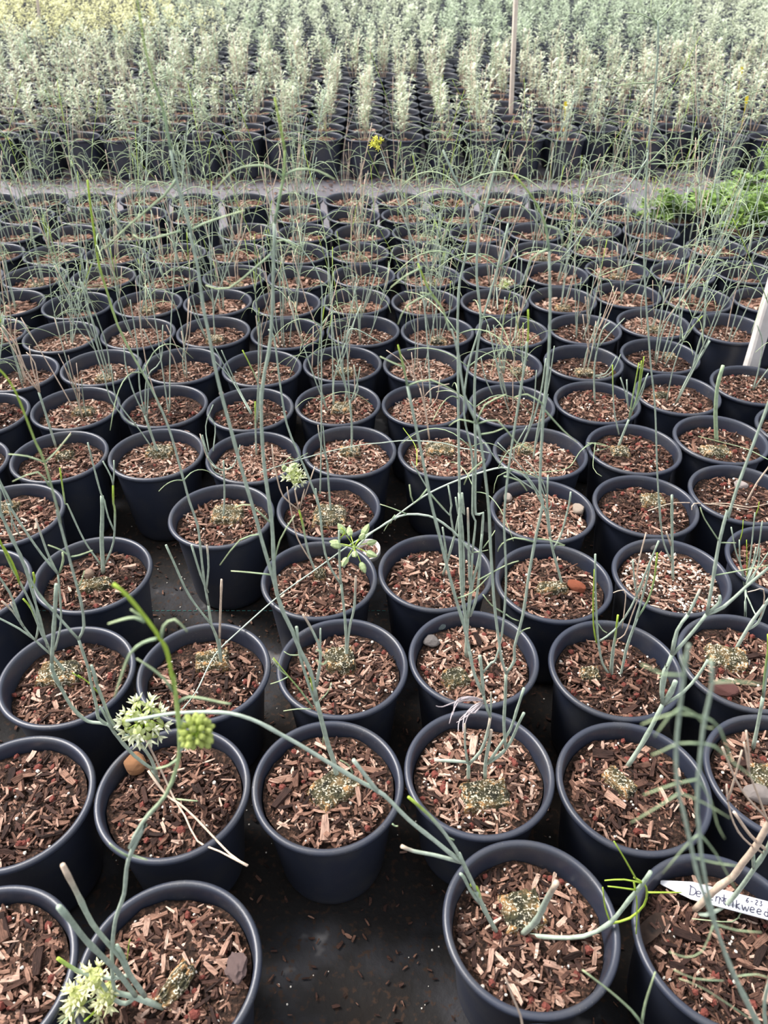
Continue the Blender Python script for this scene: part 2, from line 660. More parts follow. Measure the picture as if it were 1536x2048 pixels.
# ------------------------------------------------------------------ where the milkweed pots stand: sixteen rows from the aisle to the photographer (in pot diameters)
ROWS = [[(-7.709, 15.894), (-6.705, 15.912), (-5.701, 15.889), (-4.701, 15.99), (-3.7, 15.9), (-2.694, 15.885), (-1.691, 15.958), (-0.686, 15.944), (0.32, 15.964), (1.323, 15.897), (2.327, 15.968), (3.319, 16.129), (4.317, 16.004), (6.459, 16.066)],
        [(-6.631, 14.91), (-5.546, 14.896), (-4.545, 14.997), (-3.526, 14.91), (-1.571, 14.96), (-0.565, 14.945), (0.44, 14.96), (1.442, 14.898), (2.444, 14.969), (3.436, 15.13), (4.434, 15.006), (5.433, 14.893)],
        [(-6.528, 13.909), (-5.468, 13.893), (-4.467, 13.994), (-2.434, 14.002), (-1.389, 13.971), (-0.379, 13.957), (0.631, 13.972), (1.64, 13.913), (2.68, 13.993), (3.734, 14.172), (4.732, 14.047), (6.42, 14.146)],
        [(-6.463, 12.904), (-5.457, 12.884), (-4.452, 12.879), (-3.447, 12.932), (-2.442, 12.956), (-1.413, 12.93), (-0.408, 12.952), (0.598, 12.967), (1.602, 12.908), (2.604, 12.991), (3.592, 13.179), (4.602, 13.051), (5.597, 13.201), (6.597, 13.1)],
        [(-6.425, 11.868), (-5.419, 11.879), (-4.355, 11.868), (-3.349, 11.854), (-2.321, 11.902), (-1.317, 11.859), (-0.314, 11.942), (0.691, 11.937), (1.696, 11.907), (2.698, 11.991), (3.686, 12.18), (4.683, 12.049), (5.688, 12.093)],
        [(-5.427, 10.873), (-4.425, 10.79), (-3.421, 10.851), (-2.416, 10.901), (-1.411, 10.858), (-0.405, 10.94), (0.601, 10.915), (1.607, 10.905), (2.609, 10.989), (3.597, 11.18), (4.589, 11.016), (5.594, 10.968)],
        [(-5.322, 9.843), (-4.32, 9.754), (-3.311, 9.852), (-2.307, 9.902), (-1.302, 9.858), (-0.282, 9.943), (0.724, 9.917), (1.73, 9.907), (2.732, 9.99), (3.719, 10.182), (4.711, 10.017)],
        [(-4.524, 8.725), (-3.529, 8.871), (-2.525, 8.92), (-1.521, 8.853), (-0.522, 8.967), (0.483, 8.941), (1.489, 8.931), (2.519, 9.008), (3.535, 9.194)],
        [(-4.531, 7.72), (-3.537, 7.866), (-2.533, 7.915), (-1.531, 7.847), (-0.534, 7.962), (0.469, 7.936), (1.473, 7.926), (2.474, 8.004), (3.461, 8.191), (4.442, 8.413)],
        [(-4.392, 6.725), (-3.397, 6.871), (-2.393, 6.919), (-1.364, 6.857), (-0.364, 6.972), (0.641, 6.946), (1.646, 6.938), (2.649, 7.015), (3.637, 7.202), (4.619, 7.423)],
        [(-3.541, 5.877), (-1.536, 5.866), (-0.529, 5.981), (1.51, 5.943), (2.513, 6.02), (3.501, 6.206)],
        [(-3.499, 4.873), (-2.508, 5.046), (-0.554, 4.977), (0.447, 5.071), (1.444, 4.941), (2.47, 5.016), (3.523, 5.2)],
        [(-2.373, 3.916), (-1.355, 3.955), (-0.315, 4.001), (0.687, 4.094), (1.748, 3.984), (2.752, 4.051)],
        [(-2.376, 2.871), (-1.372, 2.94), (-0.368, 2.997), (0.633, 3.09), (1.633, 2.986), (2.637, 3.052)],
        [(-2.167, 1.822), (-1.162, 1.851), (0.831, 2.104), (1.896, 2.017)],
        [(0.796, 1.098), (1.798, 1.017)]]

ORD = 'zero first second third fourth fifth sixth seventh eighth ninth tenth eleventh twelfth thirteenth fourteenth fifteenth sixteenth seventeenth eighteenth nineteenth twentieth'.split()
DEPTH = {(14, 0): .10, (14, 1): .11, (14, 2): .17, (14, 3): .15, (13, 0): .10, (13, 1): .11, (13, 2): .10, (13, 3): .12, (13, 4): .12, (13, 5): .11, (15, 0): .1, (15, 1): .1,
         (5, 1): .30, (4, 12): .26, (0, 3): .1}
SOILKIND = {(14, 0): 'mid', (14, 1): 'mid', (14, 2): 'mid', (14, 3): 'dark', (13, 0): 'dark', (13, 1): 'dark', (13, 2): 'mid', (13, 3): 'light', (13, 4): 'dark', (13, 5): 'dark',
            (12, 0): 'mid', (12, 1): 'dark', (12, 2): 'mid', (12, 3): 'light', (12, 4): 'dark', (12, 5): 'mid', (11, 1): 'dark', (11, 2): 'mid', (11, 3): 'mid', (11, 4): 'mid', (11, 5): 'light',
            (10, 0): 'mid', (10, 1): 'mid', (10, 3): 'light', (10, 4): 'dark', (10, 5): 'dark', (9, 1): 'mid', (9, 8): 'dark'}
PLANTS = {}


def milkweed_pot(ri, ci, x, y):
    dist = y / D
    root = obj('potted_milkweed', None, loc=(x, y, 0))
    root.rotation_euler = (0, 0, 0)
    near = ri >= 8
    g_ = np.random.default_rng(1000 + ri * 40 + ci)
    zs = RIMZ - D * DEPTH.get((ri, ci), g_.uniform(.11, .16) if near else g_.uniform(.13, .20))
    obj('pot', POT_NEAR if ri >= 10 else POT_MID if ri >= 4 else POT_FAR, root, rot=(0, 0, g_.uniform(0, 6)))
    obj('potting_mix', SOIL_NEAR[int(g_.integers(4))] if near else SOIL_FAR[0], root, (0, 0, zs), (0, 0, g_.uniform(0, 6)))
    kind = SOILKIND.get((ri, ci), ('mid', 'light', 'mid', 'dark')[int(g_.integers(4))])
    if ri >= 6:
        L = LIT[kind]
        obj('bark_litter', L[int(g_.integers(len(L)))], root, (0, 0, zs), (0, 0, g_.uniform(0, 6)), kind='stuff')
        obj('perlite', PERL[2 if kind == 'light' else int(g_.integers(2))], root, (0, 0, zs), (0, 0, g_.uniform(0, 6)), kind='stuff')
        if near:
            obj('lava_gravel', LAVA[int(g_.integers(3))], root, (0, 0, zs), (0, 0, g_.uniform(0, 6)), kind='stuff')
    else:
        obj('bark_litter', LIT_FAR[int(g_.integers(4))], root, (0, 0, zs), (0, 0, g_.uniform(0, 6)), kind='stuff')
    if (ri, ci) == (11, 5):
        obj('perlite', PERL[3], root, (0, 0, zs + .001), (0, 0, 1), kind='stuff')
    nchip = {15: 24, 14: 130, 13: 85, 12: 52, 11: 34, 10: 24, 9: 12, 8: 8}.get(ri, 0)
    if kind == 'light':
        nchip = int(nchip * .55)
    for _ in range(nchip):
        me, L = CHIPS[int(g_.integers(20))]
        sc = g_.uniform(.38, .80)
        q = (.42 * D - L * sc * .5) * math.sqrt(g_.uniform())
        a = g_.uniform(0, 6.28)
        obj('bark_chip', me, root, (q * math.cos(a), q * math.sin(a), zs + g_.uniform(.0025, .0075)),
            (g_.normal(0, .3), g_.normal(0, .16), g_.uniform(0, 6.28)), sc)
    PLANTS[(ri, ci)] = dict(root=root, zs=zs, x=x, y=y, g=g_, traced=False)
    return root


for ri, row in enumerate(ROWS):
    for ci, (x, y) in enumerate(row):
        milkweed_pot(ri, ci, x * D, y * D)


def plug(key, px=None, py=None, sx=.26, sy=.20, rz=0.0, h=.012, tx=0.0, ty=0.0):
    p = PLANTS[key]
    if px is None:
        q = np.array([p['x'] + .02 * D, p['y'] - .04 * D, 0])
    else:
        q = at_z(px, py, p['zs'] + .004)
    obj('root_plug', PLUGS[(key[0] + key[1]) % 3], p['root'], (q[0] - p['x'], q[1] - p['y'], p['zs'] + .004), (tx, ty, rz), (sx * D, sy * D, h * 1.5), label='mossy old root plug with crumbs of perlite')


for a in [((14, 2), 1045, 1822, .28, .26, .2), ((14, 1), 352, 1972, .12, .26, -.5, .016, .2, .5), ((13, 2), 668, 1578, .34, .26, .7), ((13, 3), 970, 1592, .36, .24, .1), ((13, 4), 1238, 1566, .14, .26, .6),
          ((13, 5), 1528, 1556, .2, .22, 0), ((12, 0), 120, 1350, .36, .26, .1, .015), ((12, 1), 425, 1322, .30, .22, .2), ((12, 2), 680, 1322, .26, .26, .15, .016), ((12, 3), 912, 1358, .22, .2, .3),
          ((12, 4), 1180, 1350, .16, .14, 0), ((12, 5), 1452, 1318, .36, .24, -.3, .014), ((11, 1), 190, 1172, .34, .16, .3), ((10, 1), 455, 1030, .34, .30, 0), ((10, 2), 660, 1032, .36, .34, 0),
          ((11, 4), 1105, 1178, .30, .14, .1), ((9, 2), 320, 905, .34, .24, 0), ((9, 1), 130, 913, .22, .14, .1), ((9, 5), 880, 900, .36, .26, 0), ((9, 7), 1240, 905, .22, .2, 0), ((9, 8), 1430, 905, .36, .22, 0),
          ((10, 4), 1305, 1003, .26, .22, 0), ((10, 0), 15, 1020, .24, .24, 0), ((8, 1), 168, 825, .28, .2, 0), ((8, 4), 685, 818, .28, .24, 0), ((8, 8), 1320, 793, .2, .12, 0), ((9, 4), 700, 905, .26, .2, 0),
          ((9, 6), 1050, 900, .2, .2, 0), ((11, 2), 640, 1150, .12, .12, 0), ((7, 6), 1035, 745, .2, .2, 0), ((7, 8), 1340, 715, .16, .16, 0)]:
    plug(*a)
for key in PLANTS:
    if 3 <= key[0] <= 7 and (key[0] * 7 + key[1] * 5) % 3 == 0:
        plug(key)

# ------------------------------------------------------------------ stems of the near plants
T_ = {'F': (0, 0, 1), 'a': (0, 1000, 2.38), 'b': (760, 1000, 2.38), 'c': (1136, 1000, 2.38), 'd': (0, 1350, 2.38), 'e': (760, 1300, 2.38), 'f': (1136, 1300, 2.38), 'g': (1136, 1600, 2.38),
      'h': (0, 1650, 2.38), 'i': (0, 650, 2.38), 'j': (380, 650, 2.38), 'k': (760, 650, 2.38), 'l': (1136, 650, 2.38), 'm': (0, 300, 3.84), 'n': (380, 300, 3.84), 'o': (760, 300, 2.38),
      'p': (1136, 300, 2.38), 'q': (768, 1250, 2), 'z': (500, 930, 2.743), 'y': (1136, 200, 3.84), 'x': (1136, 0, 3.84), 'w': (200, 1370, 5.908)}


def pts(s_):
    """'a 1,2 3,4 b 5,6' -> points in the frame of the photograph"""
    out, o_ = [], (0, 0, 1)
    for w_ in s_.split():
        if w_ in T_:
            o_ = T_[w_]
        else:
            a, b_ = w_.split(',')
            out.append((o_[0] + float(a) / o_[2], o_[1] + float(b_) / o_[2]))
    return out


LASTSTEM = [None]


def trace(key, kind, r0, r1, path, lean=None, leaves=0, base=True, name='stem', label=None, dy=0.0):
    """a stem or leaf of the plant in pot KEY; the plant keeps one upright (leaning) plane"""
    p = PLANTS[key]
    P = pts(path)
    if 'y0' not in p:
        q = at_z(P[0][0], P[0][1], p['zs'] + .002)
        p['y0'], p['lean'] = q[1], (lean or 0.0)
        p['traced'] = True
    Q = []
    for k, (px, py) in enumerate(P):
        d_ = dy * k / max(1, len(P) - 1)
        q = upright(px, py, p['y0'] + d_, p['zs'], p['lean'])
        rad = math.hypot(q[0] - p['x'], q[1] - p['y'])
        if rad < .43 * D and q[2] < p['zs'] + .003 and k:      # lies on the soil
            q = at_z(px, py, p['zs'] + .009)
            rad = math.hypot(q[0] - p['x'], q[1] - p['y'])
        if rad > .43 * D and q[2] < RIMZ + .005:             # rests on the rims
            q = at_z(px, py, RIMZ + .005)
        Q.append(q - (p['x'], p['y'], 0))
    acc = Acc()
    leaf = name == 'leaf'
    S = stem_tube(acc, Q, r0 * .001, r1 * .001, kind, 5 if leaf else 7, not leaf)
    parent = LASTSTEM[0] if leaf and LASTSTEM[0] and LASTSTEM[0].parent == p['root'] else p['root']
    o_ = obj(name, acc.build(name, M_STEM, True), parent, label=label)
    if name != 'leaf':
        LASTSTEM[0] = o_
    if leaves:
        add_leaves(o_, S, leaves, p['g'])
    return S, o_


def arc_leaf(g_, p0, az, L, r=.00055, up=.8):
    """a thread-like leaf that leaves the stem upward and arches over"""
    d_ = np.array([math.cos(az), math.sin(az), 0])
    u = np.linspace(0, 1, 5)[:, None]
    droop = g_.uniform(.5, 1.3)
    return p0 + d_ * L * u + np.array([0, 0, 1]) * L * (up * u - droop * u * u)


def add_leaves(stem, S, n, g_, acc=None, lo=.25, lmax=.085):
    own = acc is None
    s = np.concatenate([[0], np.cumsum(np.linalg.norm(np.diff(S, axis=0), axis=1))])
    for k in range(n):
        u = lo + (1 - lo) * (k + .5) / n
        i = int(np.searchsorted(s, u * s[-1]))
        i = min(i, len(S) - 1)
        az = g_.uniform(0, 6.28)
        for q in (0, math.pi):
            L = g_.uniform(.035, lmax)
            if own:
                acc = Acc()
            stem_tube(acc, arc_leaf(g_, S[i], az + q + g_.normal(0, .3), L), .0007, .0003, 'N', 4, False, .02)
            if own:
                obj('leaf', acc.build('leaf', M_STEM, True), stem)


# ---- flowers
def petal(acc, base, d_, L, W, c0, c1):
    d_ = d_ / (np.linalg.norm(d_) + 1e-9)
    s_ = np.cross(d_, (.3, .2, 1.0))
    s_ /= np.linalg.norm(s_) + 1e-9
    n_ = np.cross(s_, d_)
    V = [base - s_ * W * .3, base + s_ * W * .3, base + d_ * L * .55 + s_ * W * .5 + n_ * W * .15, base + d_ * L - n_ * W * .2, base + d_ * L * .55 - s_ * W * .5 + n_ * W * .15,
         base + d_ * L * .4 - n_ * W * .45]
    F = [(0, 1, 2, 4), (4, 2, 3), (0, 5, 1), (1, 5, 2), (2, 5, 3), (3, 5, 4), (4, 5, 0)]
    acc.add(V, F, np.array([c0, c0, c1, c1, c1, c0]))


def flower_mesh(seed, kind):
    g_ = np.random.default_rng(seed)
    acc = Acc()
    Z = np.array([0, 0, 1.0])
    pale, green = np.array((.82, .84, .62)), np.array((.50, .58, .16))
    if kind == 'cream':
        pale, green = np.array((.86, .86, .55)), np.array((.64, .70, .22))
    if kind == 'yellow':
        pale, green = np.array((.80, .78, .16)), np.array((.62, .62, .08))
    if kind == 'bud':
        V = ICO * (.0021, .0021, .0036)
        V[:, 2] += .003
        acc.add(V, ICO_F, green * g_.uniform(.8, 1.1))
        return acc.build('bud', M_FLOWER)
    if kind == 'fatbud':
        prof = [(0, 0), (.0022, .001), (.0035, .004), (.0030, .0075), (.0014, .0105), (0, .012)]
        v_, f_ = lathe(prof, 5)
        acc.add(v_, f_, np.array((.52, .63, .33)))
        return acc.build('bud', M_FLOWER)
    for k in range(5):                                   # five swept petals
        a = k * 1.2566 + .3
        o_ = np.array([math.cos(a), math.sin(a), 0])
        petal(acc, o_ * .0010, o_ * .6 - Z * .75, .0075, .0042, green, green * .6 + pale * .4)
    for k in range(5):                                   # five tall hoods of the crown, tips curling out
        a = k * 1.2566 + .93
        o_ = np.array([math.cos(a), math.sin(a), 0])
        petal(acc, o_ * .0012 + Z * .001, o_ * .62 + Z * .8, .0078, .0024, pale * .9, pale * 1.12)
    acc.add(ICO * (.0018, .0018, .0028) + (0, 0, .0028), ICO_F, pale)
    return acc.build('flower', M_FLOWER)


FLW = {k: [flower_mesh(i, k) for i in range(3)] for k in ('white', 'cream', 'yellow', 'bud', 'fatbud')}


def umbel(key, px, py, n, rad, kind, label, up=(0, 0, 1), size=1.0, spread=1.3):
    """pedicels as one part, every flower a sub-part"""
    p = PLANTS[key]
    g_ = np.random.default_rng(int(px * 7 + py))
    c = upright(px, py, p['y0'], p['zs'], p['lean']) - (p['x'], p['y'], 0)
    up = Vector(up).normalized()
    acc = Acc()
    acc.add(ICO * .0022 * size, ICO_F, (.45, .55, .25))
    spots = []
    qz = up.to_track_quat('Z', 'Y')
    for k in range(n):
        ph = k * 2.39996
        th = spread * math.sqrt((k + .5) / n) + g_.normal(0, .05)
        d_ = qz @ Vector((math.sin(th) * math.cos(ph), math.sin(th) * math.sin(ph), math.cos(th)))
        L = rad * g_.uniform(.78, 1.05)
        e_ = np.array(d_) * L
        stem_tube(acc, [(0, 0, 0), e_ * .5 + (0, 0, .001), e_], (.0008 if kind == 'white' else .00055) * size, .0005 * size, 'YY', 4, False, .01)
        spots.append((e_, d_))
    if kind == 'white' and n > 15:
        for k in range(11):
            th, ph = g_.uniform(0, 1.3), g_.uniform(0, 6.28)
            d_ = qz @ Vector((math.sin(th) * math.cos(ph), math.sin(th) * math.sin(ph), math.cos(th)))
            acc.add(ICO * (.0034, .0026, .0034) + np.array(d_) * rad * g_.uniform(.35, .7), ICO_F, np.array((.45, .56, .13)) * g_.uniform(.8, 1.2))
    part = obj('flower_cluster', acc.build('flower_cluster', M_STEM, True), p['root'], c, label=label)
    for k, (e_, d_) in enumerate(spots):
        obj('bud' if 'bud' in kind else 'flower', FLW[kind][k % 3], part, e_, d_.to_track_quat('Z', 'Y').to_euler(), size * g_.uniform(.85, 1.15))


# the gangling plant in the big front pot on the left
A2 = (14, 1)
trace(A2, 'G', 2.6, 2.3, 'h 780,870 640,820 560,800 547,790')
trace(A2, 'GY', 1.7, 1.0, 'h 547,800 538,740 533,600 550,450 590,330 610,170 690,0 d 615,820 680,700 790,570 840,440 855,330 845,170 825,0 a 830,900 800,740 770,670 700,570 610,460 540,400', leaves=0, label='long curved stem, lime green at the tip')
for s_ in ('a 745,660 680,680 620,730 580,830 545,940', 'a 690,580 640,560 580,570 515,590', 'a 768,655 780,600 830,568 890,625', 'a 825,910 780,850 720,800 650,755', 'F 355,1404 378,1394 411,1398 437,1404 462,1408',
           'd 848,398 800,432 742,446', 'h 612,150 560,120 522,88', 'h 615,140 660,155 702,166', 'w 945,540 960,450 1000,380', 'a 700,570 650,540 622,520'):
    trace(A2, 'N', .95, .5, s_, name='leaf')
trace(A2, 'P', 1.1, 1.0, 'w 935,790 1000,715 1090,620')
umbel(A2, 392, 1464, 26, .006, 'bud', 'tight lime green bud cluster', (.4, -.5, .9), 1.0, 1.7)
trace(A2, 'GT', 2.0, 1.9, 'h 690,815 615,712 580,640 520,570 440,470 390,370 350,290 298,190', label='thick cut stem with a purple and yellow tip')
trace(A2, 'G', 2.2, 2.0, 'h 645,812 560,700 500,640 410,550 340,460 280,390', dy=-.03)
trace(A2, 'G', 1.8, 1.6, 'h 690,810 620,710 590,630 555,575')
trace(A2, 'GY', 1.8, 1.6, 'h 615,715 540,730 450,720 360,690 275,635')
trace(A2, 'G', 2.0, 1.5, 'h 640,822 600,850 540,830 490,760 460,722')
trace(A2, 'N', .7, .6, 'h 282,950 400,850 520,800', name='leaf')
for px, py, n in ((192, 1955, 9), (215, 1988, 9), (160, 1990, 10), (150, 2018, 10), (185, 2030, 12), (207, 2022, 9)):
    umbel(A2, px, py, n - 2, .010, 'cream', 'drooping pale yellow flowers', (-.3, -.4, .6), 1.05, 1.5)
trace(A2, 'YY', 1.2, 1.0, 'h 575,800 500,840 440,900 400,935')
trace(A2, 'YY', .5, .4, 'h 605,640 612,580 618,545', label='tiny lime green seedling')

B2 = (13, 1)
trace(B2, 'G', 2.3, 2.0, 'd 757,515 742,480 725,448', lean=-.10)
trace(B2, 'G', 1.8, 1.6, 'd 725,448 640,385 545,275 515,235 440,225 400,210 340,150 290,60 250,0 a 285,880 250,810 246,770')
trace(B2, 'G', 1.7, 1.6, 'a 246,772 254,640 262,520 268,402', label='upright cut stem')
trace(B2, 'G', 1.6, 1.2, 'd 515,238 468,205 460,150 430,20 a 420,800 375,665')
trace(B2, 'GY', 1.2, .6, 'a 375,662 400,600 385,480 350,350 310,200 270,50 i 290,940 215,660 170,560 120,430 75,320 20,235 -60,160', label='very tall stem, lime green at the tip')
for s_ in ('a 338,270 380,262 440,240', 'a 330,268 290,238 228,214', 'a 376,412 390,380 402,338', 'i 215,655 130,625 40,615', 'i 215,655 270,600 335,520', 'i 235,770 180,700 60,745'):
    trace(B2, 'N', .7, .4, s_, name='leaf')
trace(B2, 'G', 1.2, .9, 'a 375,665 290,570 180,440 110,300 60,180 0,50 i 0,800 -40,700')
trace(B2, 'G', 1.9, 1.5, 'd 745,470 720,400 650,310 590,285 530,220 490,120 450,15 a 462,870 435,788')
trace(B2, 'G', 1.5, 1.3, 'd 620,310 614,265 608,228')
trace(B2, 'G', 1.5, 1.3, 'd 540,262 505,200 475,150')
trace(B2, 'YY', .7, .4, 'd 478,95 420,35 370,0 a 385,850 345,822')
trace(B2, 'T', 1.4, 1.1, 'd 705,455 790,570 850,610 930,680 F 460,1708 496,1731', label='dead tan stem hanging over the rim')
trace(B2, 'T', 1.2, 1.0, 'd 695,308 760,440 830,590 880,670 F 395,1682 440,1703 494,1732', label='dead tan stem hanging over the rim')
trace(B2, 'N', 1.2, .9, 'd 785,582 850,592 940,600')
umbel(B2, 287, 1441, 19, .0215, 'white', 'round cluster of pale green star flowers', (0, -.5, .8), 1.12, 1.9)

C1 = (12, 0)
trace(C1, 'G', 2.0, 1.8, 'a 325,835 285,785 245,738', lean=-.05)
for k, s_ in (('GT', 'a 245,738 165,665 110,600 60,530 8,480'), ('G', 'a 165,665 90,612 0,565 -80,520'), ('GT', 'a 112,602 80,545 50,487'), ('GY', 'a 245,735 200,620 150,500 100,400 60,330 20,240 0,195 -20,150'),
              ('G', 'a 225,700 190,560 150,430 100,260 60,200 20,100 0,60 i -10,760'), ('G', 'a 170,665 182,600 172,500 150,400'), ('G', 'a 262,712 288,600 290,520 284,430 276,352'),
              ('GT', 'a 276,352 248,300 220,235 170,90'), ('G', 'a 276,352 200,260 130,160 40,20 i 60,860 0,745 -60,600'), ('GY', 'a 230,690 200,640 150,520 110,470'), ('N', 'a 284,345 300,290 298,250'),
              ('YY', 'a 155,415 165,380 158,345'), ('YY', 'a 95,400 60,300 20,230 -10,190'), ('G', 'a 100,590 60,470 20,400 -30,330')):
    trace(C1, k, 1.4, 1.1, s_)

D2 = (11, 1)
trace(D2, 'G', 3.3, 2.6, 'a 492,350 484,200 486,100 i 487,870 485,815', label='thick cut stump of a stem')
trace(D2, 'GY', 1.6, 1.3, 'a 500,305 540,200 547,50 i 540,850 538,762')
trace(D2, 'G', 1.1, 1.0, 'i 538,762 528,720 490,648')
trace(D2, 'G', 1.1, 1.0, 'i 538,762 543,700 542,645')
trace(D2, 'G', 1.3, 1.1, 'a 545,150 515,80 495,0 i 480,800 440,650 418,560')
trace(D2, 'GY', 1.4, 1.1, 'a 478,305 400,190 320,20 i 310,850 285,680')

C2 = (12, 1)
trace(C2, 'G', 2.0, 1.5, 'F 443,1331 434,1276 423,1250 417,1210', lean=-.06)
trace(C2, 'GY', 1.4, .8, 'F 417,1210 408,1160 401,1098 395,1050 379,1003 361,937 i 800,480 720,300 640,160 560,0 m 820,1080 760,880 730,680 700,470 672,230', leaves=3, label='tall stem with a yellow green top')
trace(C2, 'G', 1.4, 1.3, 'F 423,1250 379,1192 350,1130 332,1090')
trace(C2, 'G', 1.3, 1.2, 'F 416,1185 401,1149 383,1090')
trace(C2, 'GT', 1.3, 1.1, 'F 412,1182 417,1134 414,1090')
trace(C2, 'T', 1.5, 1.3, 'F 439,1276 441,1220 443,1159')
trace(C2, 'G', 1.3, 1.2, 'F 443,1330 441,1300 439,1276')

C3 = (12, 2)
trace(C3, 'G', 1.9, 1.6, 'z 530,1070 525,900 512,760 500,650', lean=.03)
trace(C3, 'G', 1.5, 1.3, 'z 500,655 492,560 488,360')
trace(C3, 'GT', 1.6, 1.5, 'z 530,1060 545,900 572,780 580,610')
trace(C3, 'G', 1.4, .9, 'z 498,655 430,540 400,420 380,230 j 590,790 550,690 510,600 460,470 430,290 400,60 n 600,1380', label='tall stem, lime green at the tip')
trace(C3, 'G', 1.2, 1.1, 'z 384,250 365,190 360,130')
trace(C3, 'YY', .8, .6, 'z 492,405 520,370 500,345')

D4 = (11, 2)
trace(D4, 'GY', 1.8, 1.4, 'z 365,600 320,480 290,330 268,245', lean=.02)
trace(D4, 'T', 1.1, .9, 'z 268,245 180,170 142,40 j 400,680 390,570')
trace(D4, 'T', 1.1, .9, 'z 268,245 248,150 j 500,780')
trace(D4, 'T', .9, .7, 'z 274,240 300,130 j 540,830 595,672')
trace(D4, 'T', 1.1, .8, 'z 345,545 260,400 225,250 j 462,770')
umbel(D4, 590, 955, 12, .013, 'white', 'cluster of pale green flowers', (.2, -.3, 1), 1.0, 1.7)
umbel(D4, 568, 941, 3, .011, 'fatbud', 'a few pale green buds', (.8, -.2, .4), 1.0)

E3 = (10, 1)
trace(E3, 'G', 1.6, 1.3, 'F 446,1040 449,990 447,921')
for s_ in ('F 446,942 428,930 412,905 400,868', 'F 447,940 464,935 474,915 480,890', 'F 446,950 430,945 420,925 405,870'):
    trace(E3, 'G', .9, .7, s_)
trace(E3, 'T', .9, .8, 'F 430,938 414,915 400,868')

E4 = (10, 2)
trace(E4, 'G', 1.8, 1.5, 'F 662,1028 657,966 655,930 653,922')
trace(E4, 'G', 1.1, .9, 'F 655,925 650,900 646,852')
trace(E4, 'GT', 1.0, .8, 'F 655,925 640,880 636,850')
trace(E4, 'G', 1.2, .8, 'F 640,988 641,960 642,900 643,800 643,650 n 1015,1200 1012,1060 985,960 930,850 880,790 830,730 700,680 570,650', leaves=3, label='tall thin stem bending over at the lime green tip')

B3 = (13, 2)
trace(B3, 'G', 2.9, 2.3, 'F 674,1556 666,1518 656,1490 643,1440 633,1400', lean=0)
trace(B3, 'G', 2.2, .95, 'F 633,1400 620,1340 600,1300 585,1262 569,1230 558,1200 549,1160 j 390,952 350,640 340,330 375,130 390,-40 n 650,560', label='very tall main stem')
trace(B3, 'Y', .95, .55, 'n 650,565 690,350 718,200 730,0 F 570,300 560,250 549,195', label='blurred lime green shoot top')
trace(B3, 'G', 1.6, .9, 'F 558,1198 544,1150 522,1075 j 320,940 250,700 190,480 130,250 85,20 n 100,1200 60,900 0,640 m 1480,680 1400,400 1350,200 1310,0', label='second very tall stem')
trace(B3, 'Y', .9, .3, 'F 341,300 F 333,252 323,208 307,162 289,91 281,39 273,-10', label='yellow green top of the second tall stem')
for s_ in ('n 715,205 600,130 480,120 330,160 200,300', 'n 725,200 820,150 980,160 1110,225', 'm 1390,620 1250,660 1100,690 1020,650', 'n 0,620 120,560 300,500 420,465', 'm 1360,210 1260,350 1010,560 800,760', 'F 523,1068 F 480,1080 440,1130',
           'F 545,1050 500,1010 470,1015', 'F 545,1150 500,1145 462,1142', 'F 543,1148 560,1080 590,1030', 'n 620,800 300,1060 120,1040', 'n 640,730 720,690 870,780'):
    trace(B3, 'N', .8, .5, s_, name='leaf')
trace(B3, 'GY', 2.2, 1.9, 'F 657,1492 640,1430 627,1375 622,1350', label='short cut stem')
trace(B3, 'G', 1.7, 1.3, 'F 640,1430 618,1370 600,1310 593,1254')
trace(B3, 'GT', 1.7, 1.0, 'F 633,1372 641,1315 636,1285 617,1247 606,1229', label='cut stem, purple brown at the tip')
trace(B3, 'G', 1.0, .8, 'F 640,1312 641,1257')
trace(B3, 'Y', .9, .6, 'F 625,1415 602,1382 577,1353 547,1316')
for s_ in ('F 598,1310 580,1310 568,1303', 'F 622,1418 595,1418 567,1422', 'F 640,1400 655,1385 663,1365', 'F 577,1353 560,1340 545,1318', 'F 577,1353 560,1362 541,1368', 'F 645,1440 647,1470 645,1490'):
    trace(B3, 'N', .7, .4, s_, name='leaf')

A3 = (14, 2)
trace(A3, 'G', 2.2, 2.0, 'q 452,1232 400,1135 368,1060', lean=-.04)
trace(A3, 'G', 2.0, 1.8, 'q 368,1062 320,960 300,915')
trace(A3, 'P', 1.9, 1.1, 'q 310,950 200,860 100,780 0,680 F 728,1567 690,1545 600,1490 560,1468 520,1446 480,1431 435,1424 350,1426 290,1436 252,1442', label='long pale stem sweeping far to the left')
trace(A3, 'P', 1.7, 1.5, 'F 757,1585 730,1550 707,1520')
trace(A3, 'GT', 1.8, 1.5, 'q 305,948 200,920 120,905 70,885')
trace(A3, 'GY', 1.6, 1.2, 'q 300,925 285,895 240,830 180,760 98,688', label='stem with a yellow tip')
trace(A3, 'G', 1.8, 1.4, 'q 385,1115 345,1060 320,1010 305,995')
trace(A3, 'GY', 1.7, 1.5, 'q 425,1180 395,1130 370,1050 345,1040')
trace(A3, 'GT', 3.1, 2.4, 'q 553,1237 610,1180 650,1100 690,1030', dy=-.03, label='thick pale cut stump')
trace(A3, 'G', 2.2, 2.0, 'q 555,1240 680,1250 800,1245 900,1195 980,1100 1030,1040 1066,988', label='low bent pale stem')
trace(A3, 'YY', 1.2, .8, 'q 905,1195 985,1172 1040,1120 1052,1070 1040,1035 1000,1010', label='lime green shoot')
for s_ in ('q 1010,1020 965,940 920,866', 'q 1050,1070 1120,1070 1190,1070', 'q 1045,1035 960,1018 882,1022', 'q 1000,1030 1012,1120 1008,1236', 'q 905,1190 885,1130 875,1050', 'q 1010,1060 940,1050 895,1045'):
    trace(A3, 'YY', .9, .6, s_, name='leaf')
